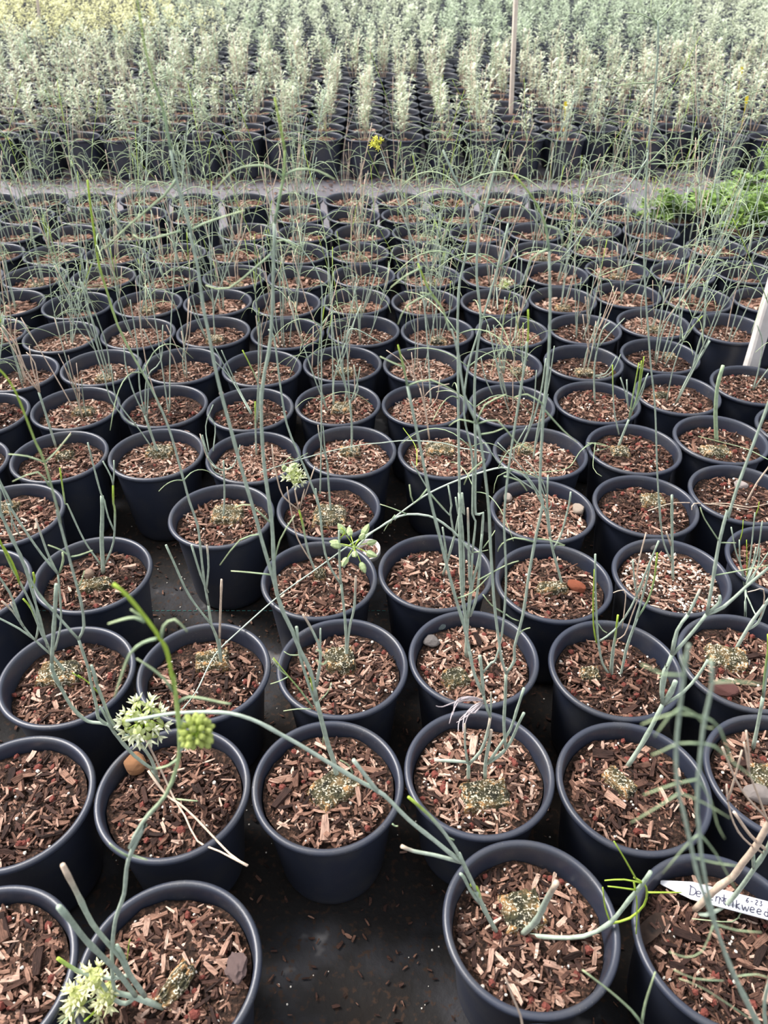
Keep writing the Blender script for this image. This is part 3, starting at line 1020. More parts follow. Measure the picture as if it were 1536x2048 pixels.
for s_ in ('q 280,860 260,850 240,835', 'F 785,1648 790,1652 796,1652'):
    trace(A3, 'N', .7, .5, s_, name='leaf')
for s_ in ('q -270,100 -250,110 -230,140', 'q -230,145 -245,158 -272,140', 'F 705,1546 697,1530 680,1520'):
    trace(A3, 'N', .6, .3, s_, name='leaf')

A4 = (14, 3)
trace(A4, 'T', 3.3, 2.8, 'g 597,528 720,410 780,370 830,300 890,225 950,120 1010,20', label='thick tan and green stem', lean=-.06)
trace(A4, 'G', 2.3, 2.0, 'g 600,535 655,547 750,500 820,420 890,320 952,225 1000,120')
trace(A4, 'G', 1.7, 1.5, 'g 884,322 882,250')
for s_ in ('g 952,245 870,170 790,58', 'g 940,260 865,210 810,150 775,70 760,-10 f 755,640', 'f 955,810 860,710 800,620 735,463', 'f 760,720 790,620 828,478', 'f 950,815 900,680 865,590 850,500 838,440', 'f 860,590 860,480 848,385'):
    trace(A4, 'T', 1.5 if '790,58' in s_ else .9, 1.3 if '790,58' in s_ else .7, s_, label='dead bleached twig')
trace(A4, 'N', .8, .5, 'g 880,510 820,540 780,580 590,565', name='leaf')

Z2 = (15, 1)
PLANTS[Z2]['y0'], PLANTS[Z2]['lean'], PLANTS[Z2]['traced'] = 1.10 * D, 0.0, True
trace(Z2, 'G', 1.25, .6, 'g 960,1200 900,1050 800,850 720,650 680,500 640,300 620,100 f 615,780 620,620 635,450 650,330 685,170 680,50', label='tall thin stem')
trace(Z2, 'G', 1.25, .6, 'g 960,1200 890,1050 790,840 700,600 640,430 610,330 550,60 f 530,700 515,550 520,400 545,180 560,60 570,0 c 575,690', label='tall thin stem')
for s_ in ('f 535,275 480,320 413,412', 'f 540,275 610,310 660,368 692,370', 'f 645,320 500,302 350,355', 'f 655,320 720,370 770,500 800,560', 'f 630,445 530,445 450,480 398,500', 'f 630,445 700,460 780,530 930,645',
           'f 530,680 440,740 300,822', 'f 620,615 500,640 360,690', 'f 530,680 650,730 770,800', 'f 620,610 680,720 710,830 745,897', 'f 550,120 450,115 c 430,820 350,783', 'f 690,155 800,150 920,165',
           'g 690,600 640,720 560,748 485,723', 'g 700,590 800,620 920,630', 'g 740,860 600,850 505,808', 'g 800,840 900,830 970,855', 'g 880,1050 650,900 530,850', 'g 620,165 560,220 450,350', 'g 630,165 700,250 800,430',
           'g 600,275 700,300 810,315', 'f 555,100 545,60 540,30', 'f 680,100 690,70 682,30'):
    trace(Z2, 'N', .42, .25, s_, name='leaf')
trace(Z2, 'G', 1.1, .8, 'g 960,1200 935,1000 955,870 1010,700')

Z1 = (15, 0)
PLANTS[Z1]['y0'], PLANTS[Z1]['lean'], PLANTS[Z1]['traced'] = 1.30 * D, 0.0, True
trace(Z1, 'G', 1.6, 1.2, 'g 365,1300 358,1180 352,1066')
for s_ in ('g 352,1066 300,1000 200,910 70,810', 'g 352,1060 370,960 415,820'):
    trace(Z1, 'N', 1.1, .5, s_, name='leaf')
trace(Z1, 'T', .9, .5, 'q 560,1640 545,1560 520,1500 485,1410', label='thin dry strand')

B4 = (13, 3)
trace(B4, 'G', 2.1, 1.9, 'e 420,622 422,545', lean=0)
trace(B4, 'GT', 1.4, .9, 'e 418,540 405,460 404,350')
trace(B4, 'GT', 1.8, 1.9, 'e 420,535 350,528 258,525', label='side stem pointing left with a cut end')
trace(B4, 'GT', 1.9, 1.5, 'e 424,542 480,480 510,400 525,320')
trace(B4, 'GT', 1.0, .8, 'e 525,320 529,260 528,200')
trace(B4, 'G', 1.6, 1.4, 'e 524,318 500,250 492,210')
trace(B4, 'G', 1.7, 1.0, 'e 492,212 450,120 425,0 b 430,740 400,600 360,470 310,280 270,120 240,0 k 215,700 170,480 130,290', label='very tall stem')
trace(B4, 'Y', .95, .5, 'k 130,290 110,190 85,95', label='lime green tip')
trace(B4, 'G', 1.7, 1.5, 'e 492,212 485,110 475,28')
trace(B4, 'G', 1.0, .8, 'e 487,112 530,60 b 550,760 580,640 600,400 592,150 k 592,900 610,700 650,430 690,180 700,80', label='tall thin stem')
trace(B4, 'YY', .7, .5, 'k 672,290 700,120 706,0 o 705,760', label='lime green stem top')
trace(B4, 'GT', 2.1, 1.7, 'e 500,618 502,540 520,440 530,382')
trace(B4, 'G', 1.9, 1.4, 'e 510,542 570,500 620,440 660,350 685,300')
trace(B4, 'G', 1.7, 1.3, 'e 514,542 560,470 620,380 650,290 685,182')
trace(B4, 'G', 1.7, 1.5, 'e 597,465 590,350 595,250 600,112')
trace(B4, 'G', 1.4, 1.0, 'e 600,112 580,50 b 570,700 545,500 525,200 k 520,900 505,750 480,560 462,470', label='very tall stem')
trace(B4, 'GY', 1.0, .5, 'k 462,470 400,330 375,150 340,20 o 330,860 300,760 230,660 180,540', label='arching lime green shoot')
trace(B4, 'G', 1.4, .9, 'e 602,112 640,50 b 640,700 680,550 710,350 745,160 775,20 k 762,800 765,650 780,400 800,200 o 808,860 810,700 805,480', label='very tall stem')
trace(B4, 'Y', .9, .4, 'o 805,480 790,370 760,290 715,210 640,120', label='lime green arching top')
for s_ in ('k 465,470 560,455 650,560 740,600', 'k 462,470 380,450 330,480', 'k 460,470 500,380 600,330', 'k 780,400 870,500 940,560', 'k 780,380 700,330 640,345', 'o 800,470 720,520 690,640', 'o 780,360 850,380 870,440',
           'o 200,560 120,600 50,655', 'o 250,680 130,740 85,830', 'o 300,760 240,690 190,680', 'k 480,520 540,510 590,490', 'k 500,640 430,700 400,760', 'b 735,200 640,180 580,210 560,245', 'b 740,185 800,190 880,215',
           'b 470,380 600,310 660,290', 'b 360,470 440,440 520,360', 'k 225,780 160,850 140,760', 'k 235,800 310,880', 'k 130,290 240,260 380,330', 'k 590,720 660,740 700,790', 'b 592,540 530,500 490,450', 'b 600,545 630,565 660,575',
           'b 655,650 680,620 715,608', 'k 110,200 60,180 0,150'):
    trace(B4, 'N', .75, .4, s_, name='leaf')
acc = Acc()
p = PLANTS[B4]
for s_ in ('490,240 430,233 380,230 355,260 330,350', '490,240 440,225 390,235 300,270 268,266', '490,248 430,290 380,330 372,385', '492,246 440,270 400,320 395,388', '488,240 430,240 370,250 345,310', '490,250 450,300 425,300 405,350',
           '490,244 420,310 365,345', '485,240 420,222 365,240 350,290'):
    Q = [upright(a_, b_, p['y0'] - .02 * k, p['zs'], 0) - (p['x'], p['y'], 0) for k, (a_, b_) in enumerate(pts('e ' + s_))]
    stem_tube(acc, Q, .0011, .0003, 'P', 5, False)
    acc.c[-1][:] = (.60, .52, .53)
obj('dead_leaf_fibre', acc.build('dead_leaf_fibre', M_STEM, True), p['root'], label='shrivelled whitish dead leaves caught on a stem', kind='stuff')

C4 = (12, 3)
trace(C4, 'G', 2.5, 2.0, 'b 410,750 412,600 392,450 385,300 380,100 388,0 k 385,900 378,800', lean=.02)
trace(C4, 'G', 1.5, .9, 'k 380,850 375,600 372,300 370,0 o 370,800 380,620 420,440 405,240 350,120 300,0', label='very tall stem, lime green at the tip', leaves=4)
trace(C4, 'G', 1.9, 1.4, 'b 412,740 418,560 432,400 440,255')
trace(C4, 'G', 1.8, 1.5, 'b 420,560 440,400 472,280 486,160')
trace(C4, 'G', 1.7, 1.0, 'b 430,552 462,450 478,250 490,60 k 455,900 455,600 450,300 465,100 o 480,800 460,600 470,420 520,200 570,0', label='very tall stem', leaves=4)
trace(C4, 'GT', 1.4, 1.3, 'b 425,400 422,200 418,38')
trace(C4, 'G', 1.4, 1.3, 'b 400,440 396,200 385,60')
trace(C4, 'G', 1.2, .9, 'b 440,250 455,100 k 440,900 440,640 400,420 420,200 480,0 o 560,560 610,350', leaves=3)
trace(C4, 'P', 1.5, .9, 'b 436,258 380,180 300,110 230,75 130,68 60,92 0,130 F 735,1072 700,1112 688,1135', label='pale stem drooping far to the left')
umbel(C4, 708, 1094, 11, .019, 'fatbud', 'open cluster of pale green buds', (0, -.3, .9), 1.25, 1.9)
for s_ in ('b 130,68 60,40 0,20', 'F 790,1030 775,1050 768,1062', 'b 440,250 480,245 515,238', 'b 490,230 520,190 548,145'):
    trace(C4, 'N', .8, .5, s_, name='leaf')

D5 = (11, 3)
trace(D5, 'G', 2.0, 1.5, 'b 300,358 330,260 360,150 382,50 k 400,900 390,800')
trace(D5, 'G', 1.5, 1.3, 'b 318,280 308,200 298,130')
trace(D5, 'G', 1.4, 1.2, 'b 352,170 335,60 k 340,860 325,765')
trace(D5, 'G', 1.1, .9, 'b 340,80 300,40 k 240,800 150,650')
trace(D5, 'G', 1.3, 1.2, 'b 375,70 k 372,900 360,820')

D6 = (11, 4)
trace(D6, 'G', 1.9, 1.6, 'b 870,415 845,320 825,250 808,170', lean=.02)
trace(D6, 'G', 1.4, 1.2, 'b 822,235 860,170 900,20 k 908,795')
trace(D6, 'G', 1.5, 1.2, 'b 808,175 790,60 k 770,850 740,790')
trace(D6, 'G', 1.4, 1.1, 'b 812,180 800,60 k 795,860 800,715')
trace(D6, 'P', 1.3, .8, 'k 740,790 700,730 660,700 600,680 540,685 380,735 235,800 130,870 20,950 F 700,1090 630,1140 560,1190 480,1260 430,1310 393,1382 365,1418', label='long pale stem arching over to the left')
for s_ in ('b 826,240 840,215 878,218', 'k 600,680 680,700 780,740', 'k 560,685 610,600 700,560', 'k 640,690 560,720 540,800', 'k 100,890 70,930', 'k 60,920 50,945'):
    trace(D6, 'N', .8, .5, s_, name='leaf')
umbel(D6, 393, 1345, 8, .019, 'fatbud', 'hanging cluster of pale green buds', (-.5, -.3, .6), 1.2, 1.8)
umbel(D6, 368, 1408, 4, .010, 'fatbud', 'small pale buds at the stem tip', (-.6, -.3, -.2), 1.0)
for k in range(6):
    trace(D6, 'G', .9, .6, ('k 740,790 690,700 640,640 560,560', 'k 780,840 700,720 620,690', 'k 800,860 740,700 690,640', 'k 790,800 770,740 700,690', 'k 760,800 640,720 560,650 500,560', 'k 800,880 815,860 812,840')[k])

C5 = (12, 4)
for k, r_, s_ in (('G', 1.5, 'c 198,832 165,780 148,700 138,600 130,400 130,258'), ('YY', 1.0, 'c 135,680 122,600 120,480 126,330'), ('G', 1.3, 'c 150,672 220,620 300,510 380,320 432,195'), ('GY', 1.5, 'c 210,892 212,780 225,650 238,548'),
                  ('G', 1.3, 'c 200,830 210,720 228,630'), ('G', 1.7, 'c 235,907 258,800 285,690 330,562'), ('Y', 1.2, 'c 330,562 380,480 410,380 425,252'), ('G', 1.4, 'c 262,795 275,710 320,580 370,400 390,310'),
                  ('T', .9, 'c 320,480 332,320 372,155'), ('T', .7, 'c 258,610 275,450 250,430 215,442'), ('T', .8, 'c 232,665 270,640 300,560 350,420 372,330'), ('G', 1.1, 'c 330,470 318,400 308,285'),
                  ('N', .7, 'c 145,590 165,620 185,632')):
    trace(C5, k, r_, r_ * .8, s_)

B5 = (13, 4)
trace(B5, 'G', 2.8, 2.3, 'f 280,558 350,450 400,360 452,256', label='thick pale main stem', lean=.05)
trace(B5, 'G', 2.2, 1.9, 'f 450,252 447,150 470,70 c 445,940 462,830 495,735')
trace(B5, 'G', 2.0, 1.6, 'c 495,735 520,620 572,545')
trace(B5, 'GT', 1.5, 1.3, 'c 572,545 600,490 628,425')
trace(B5, 'G', 1.9, 1.6, 'c 500,735 600,620 658,545')
trace(B5, 'G', 1.7, 1.4, 'c 658,545 720,490 722,455')
trace(B5, 'G', 1.7, 1.2, 'c 662,545 740,510 850,410 952,325 1100,200', label='long stem leaning out to the right')
trace(B5, 'G', 1.7, 1.0, 'c 662,540 690,380 720,200 760,50 l 760,920 800,790 870,600 952,380 1060,100', label='tall stem leaning to the right')
trace(B5, 'G', 2.9, 2.6, 'f 456,255 490,200 512,148', label='short thick cut stem')
trace(B5, 'G', 1.8, 1.5, 'f 462,258 550,200 620,120 665,48')
for s_ in ('c 724,203 650,90 630,35', 'c 724,203 800,204', 'c 690,360 800,340 952,310', 'f 445,115 420,110', 'f 450,130 430,132'):
    trace(B5, 'N', .7, .4, s_, name='leaf')

C6 = (12, 5)
trace(C6, 'P', 2.4, 2.0, 'c 795,717 850,620 900,545 952,480 1020,380', label='thick whitish stem')
trace(C6, 'P', 1.6, 1.3, 'c 850,620 905,585 940,500 980,420')
trace(C6, 'T', .9, .6, 'c 905,585 932,500 930,425 890,430 855,438')
D8 = (11, 6)
PLANTS[D8]['y0'], PLANTS[D8]['lean'], PLANTS[D8]['traced'] = 5.0 * D, 0.0, True
trace(D8, 'G', 1.9, 1.6, 'c 845,650 845,520 845,430')
for s_ in ('c 845,435 820,300 816,190', 'c 845,430 870,250 890,60', 'c 848,400 900,260 925,100', 'c 845,440 830,330 800,250 777,130', 'c 850,400 920,300 960,240', 'c 848,380 880,300 895,225', 'c 845,420 900,330 915,230', 'c 845,440 880,520 900,560'):
    trace(D8, 'G', 1.2, .9, s_)
for s_ in ('c 816,200 830,150 834,95', 'c 890,80 905,40 910,10', 'c 850,420 852,300 850,190'):
    trace(D8, 'YY', .7, .5, s_)

B6 = (13, 5)
trace(B6, 'G', 2.3, 1.9, 'f 880,472 905,350 928,225', lean=.03)
trace(B6, 'Y', 1.3, 1.0, 'f 928,222 938,100 952,0 c 952,640')
trace(B6, 'G', 1.6, 1.4, 'f 930,222 952,60 c 960,700')

D7 = (11, 5)
trace(D7, 'G', 2.1, 1.8, 'c 500,382 496,200 495,0 l 495,810', label='cut stem with a flat tan top')
trace(D7, 'G', 1.2, .9, 'c 490,292 450,180 435,0 l 440,952 425,700 415,400 395,200 380,0 p 370,700 362,500 366,350 370,200 380,0 y 610,400 640,200 660,0 x 690,400 690,160', label='tallest stem, with side branches high up')
trace(D7, 'T', 1.4, 1.1, 'c 490,215 478,180 468,150')
for s_ in ('y 600,510 400,545 135,622', 'y 620,490 700,400 790,290 815,150', 'y 790,300 880,295 990,320', 'y 640,492 850,485 1065,463', 'y 630,190 500,130 400,120', 'y 640,190 700,240 753,333', 'y 605,520 720,620 715,745',
           'x 680,635 500,640 330,665', 'x 690,630 800,580 940,520', 'x 690,170 560,110 430,95', 'x 690,160 760,90 830,5', 'x 690,200 640,100 640,0', 'y 720,400 770,395 797,445', 'p 365,560 300,545 150,600', 'p 370,560 420,620 450,700'):
    trace(D7, 'N', .7, .4, s_, name='leaf')
trace(D7, 'G', .8, .6, 'y 610,450 430,700 250,800 o 930,440 860,520')

P = (10, 0)
trace(P, 'G', 1.2, .9, 'a 100,180 60,100 i 40,860 0,760')
trace(P, 'GT', 1.1, .9, 'a 60,150 55,100 58,75')
trace((10, 5), 'T', 1.6, 1.2, 'l 845,852 900,750 952,680 1000,600')
for s_ in ('l 380,885 500,848 640,850 760,862 860,880', 'l 630,850 760,850 860,868 952,850 1010,835', 'l 590,880 600,850 700,855'):
    trace((10, 5), 'T', .9, .6, s_, label='dry pale stem lying across the rims')
trace((9, 7), 'G', 2.3, 1.9, 'l 235,592 262,520 290,450')
for k, s_ in (('Y', 'l 290,450 330,330 350,170'), ('Y', 'l 290,445 310,330 338,180'), ('G', 'l 285,460 335,340 382,230'), ('Y', 'l 295,440 340,300 362,150'), ('GY', 'l 242,520 222,420 215,330 212,190'), ('G', 'l 288,400 275,330 250,250'),
              ('G', 'l 285,390 282,330 280,260'), ('G', 'l 300,420 350,330 375,240')):
    trace((9, 7), k, 1.3, 1.0, s_)
trace((9, 8), 'g', 3.9, 3.1, 'l 708,558 704,480 703,400 712,290 738,193', label='fat green cut stump of a stem')
trace((9, 8), 'N', .8, .5, 'l 952,640 850,590 740,560 620,530')
trace((8, 8), 'G', 2.2, 1.9, 'l 530,338 560,270 600,200 675,75')
trace((8, 8), 'G', 1.6, 1.3, 'l 590,222 620,100 650,0 p 655,750 665,625')
trace((8, 7), 'G', 1.9, 1.3, 'l 127,372 124,250 128,180 145,90 165,20 p 200,820')
for s_ in ('l 128,245 170,248 220,210 250,140', 'l 135,120 120,50 130,0', 'l 150,100 200,40 p 270,800', 'l 128,240 180,230 230,150'):
    trace((8, 7), 'G', 1.1, .8, s_)
trace((8, 9), 'G', 1.5, 1.1, 'l 880,310 910,200 925,80 900,0')
trace((8, 9), 'G', 1.3, 1.0, 'l 885,305 930,240 1000,150')
trace((9, 2), 'G', 2.4, 2.0, 'i 755,617 720,520 690,430')
for s_ in ('i 720,580 680,520 650,480', 'i 650,480 600,420 550,340 528,190', 'i 690,430 640,330 600,200 590,100', 'i 690,430 700,250 765,170 775,0', 'i 650,480 610,460 530,360 490,220', 'i 690,430 665,300 655,120 m 1000,1150', 'i 700,440 705,300 690,190'):
    trace((9, 2), 'G', 1.3, .9, s_)
trace((9, 1), 'G', 2.3, 1.9, 'i 267,582 220,430 185,320')
for k, s_ in (('T', 'i 185,320 150,180 140,100'), ('T', 'i 185,320 110,190 50,90 0,10'), ('T', 'i 182,310 120,240 80,100 10,0'), ('T', 'i 190,320 165,180 125,130'), ('T', 'i 140,250 100,150 70,40 m 130,1290')):
    trace((9, 1), k, 1.2, .9, s_)
trace((9, 1), 'T', 1.1, .8, 'i 232,640 270,600 338,512', label='dry twig')
trace((9, 3), 'GY', 1.7, 1.4, 'j 316,622 312,500 310,365')
for s_ in ('j 75,590 50,520', 'j 150,690 100,660 70,590', 'j 110,600 120,480 85,430', 'j 210,640 180,690 120,680', 'j 90,600 75,480 110,380'):
    trace((9, 3), 'G', 1.1, .8, s_)
trace((8, 3), 'GY', 1.6, 1.1, 'j 320,470 328,300 290,200 250,120')
trace((8, 3), 'G', 1.5, 1.0, 'j 315,470 325,250 328,0 n 520,1350')
for s_ in ('j 290,425 200,260 120,110', 'j 295,420 225,290 150,120', 'j 285,410 190,250 115,170'):
    trace((7, 3), 'G', 1.2, .9, s_)
trace((9, 4), 'G', 2.1, 1.7, 'j 768,620 770,480 760,355')
for s_ in ('j 760,360 720,240 690,190', 'j 760,360 752,200 762,20 n 1470,1480', 'j 765,370 795,280 810,200', 'j 757,350 720,200 705,60', 'j 770,360 800,310 780,190'):
    trace((9, 4), 'G', 1.2, .9, s_)
for s_ in ('j 765,620 700,500', 'k 620,600 640,500 670,440'):
    pass
trace((8, 4), 'G', 1.5, 1.2, 'j 735,380 742,300 715,150')
trace((8, 4), 'T', 1.2, .9, 'j 790,400 785,300 780,190')
trace((9, 5), 'T', 1.6, 1.3, 'k 235,548 218,420 190,300')
for s_ in ('k 218,420 205,300 190,180', 'k 190,300 150,210 100,140', 'k 220,410 270,350 285,250', 'k 190,300 165,250 150,130', 'k 205,350 250,300 330,280', 'k 190,300 110,180 30,120'):
    trace((9, 5), 'T', 1.0, .7, s_)
trace((9, 5), 'YY', .8, .5, 'k 175,670 170,580 110,490')
trace((9, 6), 'G', 1.7, 1.4, 'k 730,640 740,560 765,420 790,300')
trace((9, 6), 'G', 1.7, 1.4, 'k 670,590 700,520 740,420 770,300 790,160')
for s_ in ('k 735,600 770,450 800,330', 'k 700,520 730,400 745,215', 'k 640,640 640,590 700,480', 'k 765,420 800,300 830,100'):
    trace((9, 6), 'G', 1.2, .9, s_)
for s_ in ('k 590,235 580,100 585,0 o 595,700', 'k 590,235 600,130 640,60 o 650,860', 'k 585,230 560,120 540,0'):
    trace((7, 6), 'G', 1.5, 1.0, s_)
for s_ in ('k 610,370 580,240 540,130', 'k 600,330 560,200 530,60', 'k 535,330 500,250 480,150'):
    trace((8, 6), 'G', 1.3, .9, s_)
trace((8, 5), 'P', 1.6, .9, 'F 862,808 852,650 836,518 810,443 785,371 764,308 757,295', label='long pale stem with yellow flowers')
umbel((8, 5), 755, 290, 7, .010, 'yellow', 'small yellow flower cluster', (-.4, -.3, .8), .85, 1.5)
trace((5, 8), 'G', 1.3, 1.1, 'o 560,760 555,650', base=True)
umbel((5, 8), 1010, 573, 9, .012, 'white', 'tiny pale yellow flower cluster', (0, 0, 1), 1.2, 1.6)
# the long pale stem that lies across the pots in the middle
trace((9, 6), 'P', 1.1, .8, 'k 640,640 480,600 380,585 300,562 130,550 0,562 F 720,890 650,905 580,925 520,945', label='pale stem lying across toward the left')
for s_ in ('j 560,610 500,640 470,630', 'j 480,625 440,660'):
    trace((9, 6), 'N', .7, .5, s_, name='leaf')
trace((10, 3), 'N', .8, .6, 'l 120,560 60,600 0,680 k 780,700 660,700', label='thin green runner')
for s_ in ('l 130,560 120,680 160,720', 'l 130,600 200,580 90,560', 'l 60,600 110,560 180,570'):
    trace((10, 3), 'N', .7, .4, s_, name='leaf')

# ------------------------------------------------------------------ plants of the rows farther back: a set of grown shapes, copied
def grown(seed, tall, dead):
    g_ = np.random.default_rng(seed)
    out = []
    lacc = Acc()
    n = int(g_.integers(3, 6))
    for k in range(n):
        L = g_.uniform(.10, .27) if k >= tall else g_.uniform(.32, .56)
        az = g_.uniform(0, 6.28)
        ln = abs(g_.normal(0, .16)) + .04
        b_ = np.array([math.cos(az) * .012, math.sin(az) * .012, 0])
        d_ = np.array([math.cos(az) * ln, math.sin(az) * ln, 1.0])
        side = np.array([g_.normal(0, .05), g_.normal(0, .05), 0])
        P_ = [b_, b_ + d_ * L * .33, b_ + d_ * L * .66 + side * L, b_ + d_ * L + side * 2.4 * L + (np.array([math.cos(az + 1), math.sin(az + 1), -.3]) * .03 if L > .3 else 0)]
        acc = Acc()
        kd = 'T' if g_.uniform() < dead else ('GY' if g_.uniform() < .38 else 'G')
        S = stem_tube(acc, P_, (.0013 if L > .25 else .0013), (.0005 if L > .25 else .0009), kd, 5, True, .02)
        if g_.uniform() < .75:                       # side shoots
            for q in range(int(g_.integers(1, 4))):
                i = int(len(S) * g_.uniform(.25, .7))
                a2 = g_.uniform(0, 6.28)
                l2 = g_.uniform(.05, .16)
                e_ = np.array([math.cos(a2) * .35, math.sin(a2) * .35, 1.0])
                stem_tube(acc, [S[i], S[i] + e_ * l2 * .45 + (0, 0, -.004), S[i] + e_ * l2 * (.9, .9, 1.05)], .0010, .0007, kd if g_.uniform() < .7 else 'T', 5, False, .03)
        out.append(acc.build('stem', M_STEM, True))
        if kd != 'T' and L > .2:
            add_leaves(None, S, int(2 + L * 11), g_, acc=lacc, lo=.4, lmax=.10)
    return out, lacc.build('needle_leaves', M_STEM, True)


GROWN = [grown(300 + i, (0, 1, 2, 1, 3, 2, 1, 2)[i % 8], (.05, .15, .08, .4, .05, .2, .1, .05)[i % 8]) for i in range(16)]
for (ri, ci), p in PLANTS.items():
    if ri > 9:
        continue
    if p['traced'] and ri >= 9:
        continue
    if p['traced'] and ri >= 7 and (ri + ci) % 2:
        continue
    g_ = p['g']
    i = int(g_.integers(16))
    stems, lv = GROWN[i]
    rz = g_.uniform(0, 6.28)
    sc = g_.uniform(.8, 1.15)
    if ri <= 2:
        sc *= .95
    off = (g_.normal(0, .006), g_.normal(0, .006), p['zs'])
    # the plants lean a little, as the whole block does
    rx, ry = g_.normal(0, .05), g_.normal(0, .05)
    for me in stems:
        obj('stem', me, p['root'], off, (rx, ry, rz), sc)
    if lv:
        obj('needle_leaves', lv, p['root'], off, (rx, ry, rz), sc, kind='stuff')

# ------------------------------------------------------------------ silvery shrubs beyond the aisle
def leaf_quads(g_, n, H, R0, lw, base_col, seed_tip, narrow=.20):
    """n curved lance-shaped leaves, three quads each, along a few upright twigs"""
    acc_v, acc_f, acc_c = [], [], []
    tw = int(g_.integers(2, 5))
    tws = [(g_.normal(0, R0 * .28), g_.normal(0, R0 * .28), g_.uniform(.75, 1.05) * H, g_.normal(0, .09), g_.normal(0, .09)) for _ in range(tw)]
    k = 0
    for _ in range(n):
        bx, by, h, lx, ly = tws[int(g_.integers(tw))]
        u = g_.uniform(.20, 1) ** .85
        z = h * u
        az = g_.uniform(0, 6.28)
        o_ = np.array([math.cos(az), math.sin(az), 0])
        sd = np.array([-math.sin(az), math.cos(az), 0])
        p0 = np.array([bx + lx * z, by + ly * z, z]) + o_ * g_.uniform(0, R0 * .30)
        L = lw * g_.uniform(.65, 1.15)
        W = L * narrow
        up = g_.uniform(.15, 1.1)
        p1 = p0 + (o_ * .60 + (0, 0, up * .7)) * L * .55
        p2 = p1 + (o_ * .7 + (0, 0, up * .35 - .35)) * L * .5
        V = [p0 - sd * W * .15, p0 + sd * W * .15, p1 + sd * W * .5, p1 - sd * W * .5, p2]
        acc_v += V
        acc_f += [(k, k + 1, k + 2, k + 3), (k + 3, k + 2, k + 4)]
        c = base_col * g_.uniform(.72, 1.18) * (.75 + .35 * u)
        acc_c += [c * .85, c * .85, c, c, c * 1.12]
        k += 5
    return np.array(acc_v), acc_f, np.array(acc_c), tws


SILVER = np.array((.64, .70, .52))
SAGE = np.array((.52, .61, .44))
SUNLIT_STRAW = np.array((.80, .80, .46))  # sunlight on the far left shrubs, put into the leaf colour


def shrub_set(seed, col, n):
    g_ = np.random.default_rng(seed)
    H = g_.uniform(.19, .27)
    v_, f_, c_, tws = leaf_quads(g_, n, H, .045, .043, col, .1, .25)
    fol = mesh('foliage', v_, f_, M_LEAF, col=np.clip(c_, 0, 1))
    acc = Acc()
    for bx, by, h, lx, ly in tws:
        stem_tube(acc, [(bx * .3, by * .3, 0), (bx + lx * h * .4, by + ly * h * .4, h * .4), (bx + lx * h, by + ly * h, h)], .0022, .0010, 'T', 4, False, .06)
    return fol, acc.build('stem', M_STEM, True)


SHR = {'silver': [shrub_set(700 + i, SILVER, 105) for i in range(7)], 'sage': [shrub_set(720 + i, SAGE, 105) for i in range(4)], 'sunlit_straw': [shrub_set(740 + i, SUNLIT_STRAW, 105) for i in range(4)]}
Y0S = 21.25
shrubs = []
gs = np.random.default_rng(99)
WORDS = {'silver': 'silvery leaved', 'sage': 'grey-green leaved', 'sunlit_straw': 'sunlit yellowish leaved'}


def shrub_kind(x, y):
    """x, y in pot diameters: plants far on the left yellowed as if sunlit, greener ones in the far middle right"""
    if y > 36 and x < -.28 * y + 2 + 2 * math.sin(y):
        return 'sunlit_straw'
    if y > 34 and .05 * y < x < .33 * y:
        return 'sage'
    return 'sage' if gs.uniform() < (.35 if x < -2 else .10) else 'silver'


spots = []
for r in range(43):
    y = Y0S + r * 1.005
    half = (y * .79 + 2.8) * .489 + .55
    k0 = int(math.floor((-half + 1.52) / 1.012))
    k1 = int(math.ceil((half + 1.52) / 1.012))
    row = []
    for k in range(k0, k1 + 1):
        x = -1.52 + k * 1.012 + (.5 if (r // 6) % 2 and r > 8 else 0)
        if r == 0 and (abs(x - 5.6) < .5 or abs(x - 7.6) < .4):
            continue
        row.append((x + gs.uniform(-.003, .003), y + gs.uniform(-.002, .002)))
    spots.append(row)
far_v, far_f, far_c, far_m, far_n = [], [], [], [], 0
pv, pf = lathe([(.33 * D, 0), (.37 * D, .1 * D), (.447 * D, .88 * D), (.5 * D, .91 * D), (.495 * D, .95 * D), (.455 * D, .94 * D), (.42 * D, .78 * D), (0, .78 * D)], 14)
pv = np.array(pv)
pm = [0] * (14 * 6) + [1] * 14
made = 0
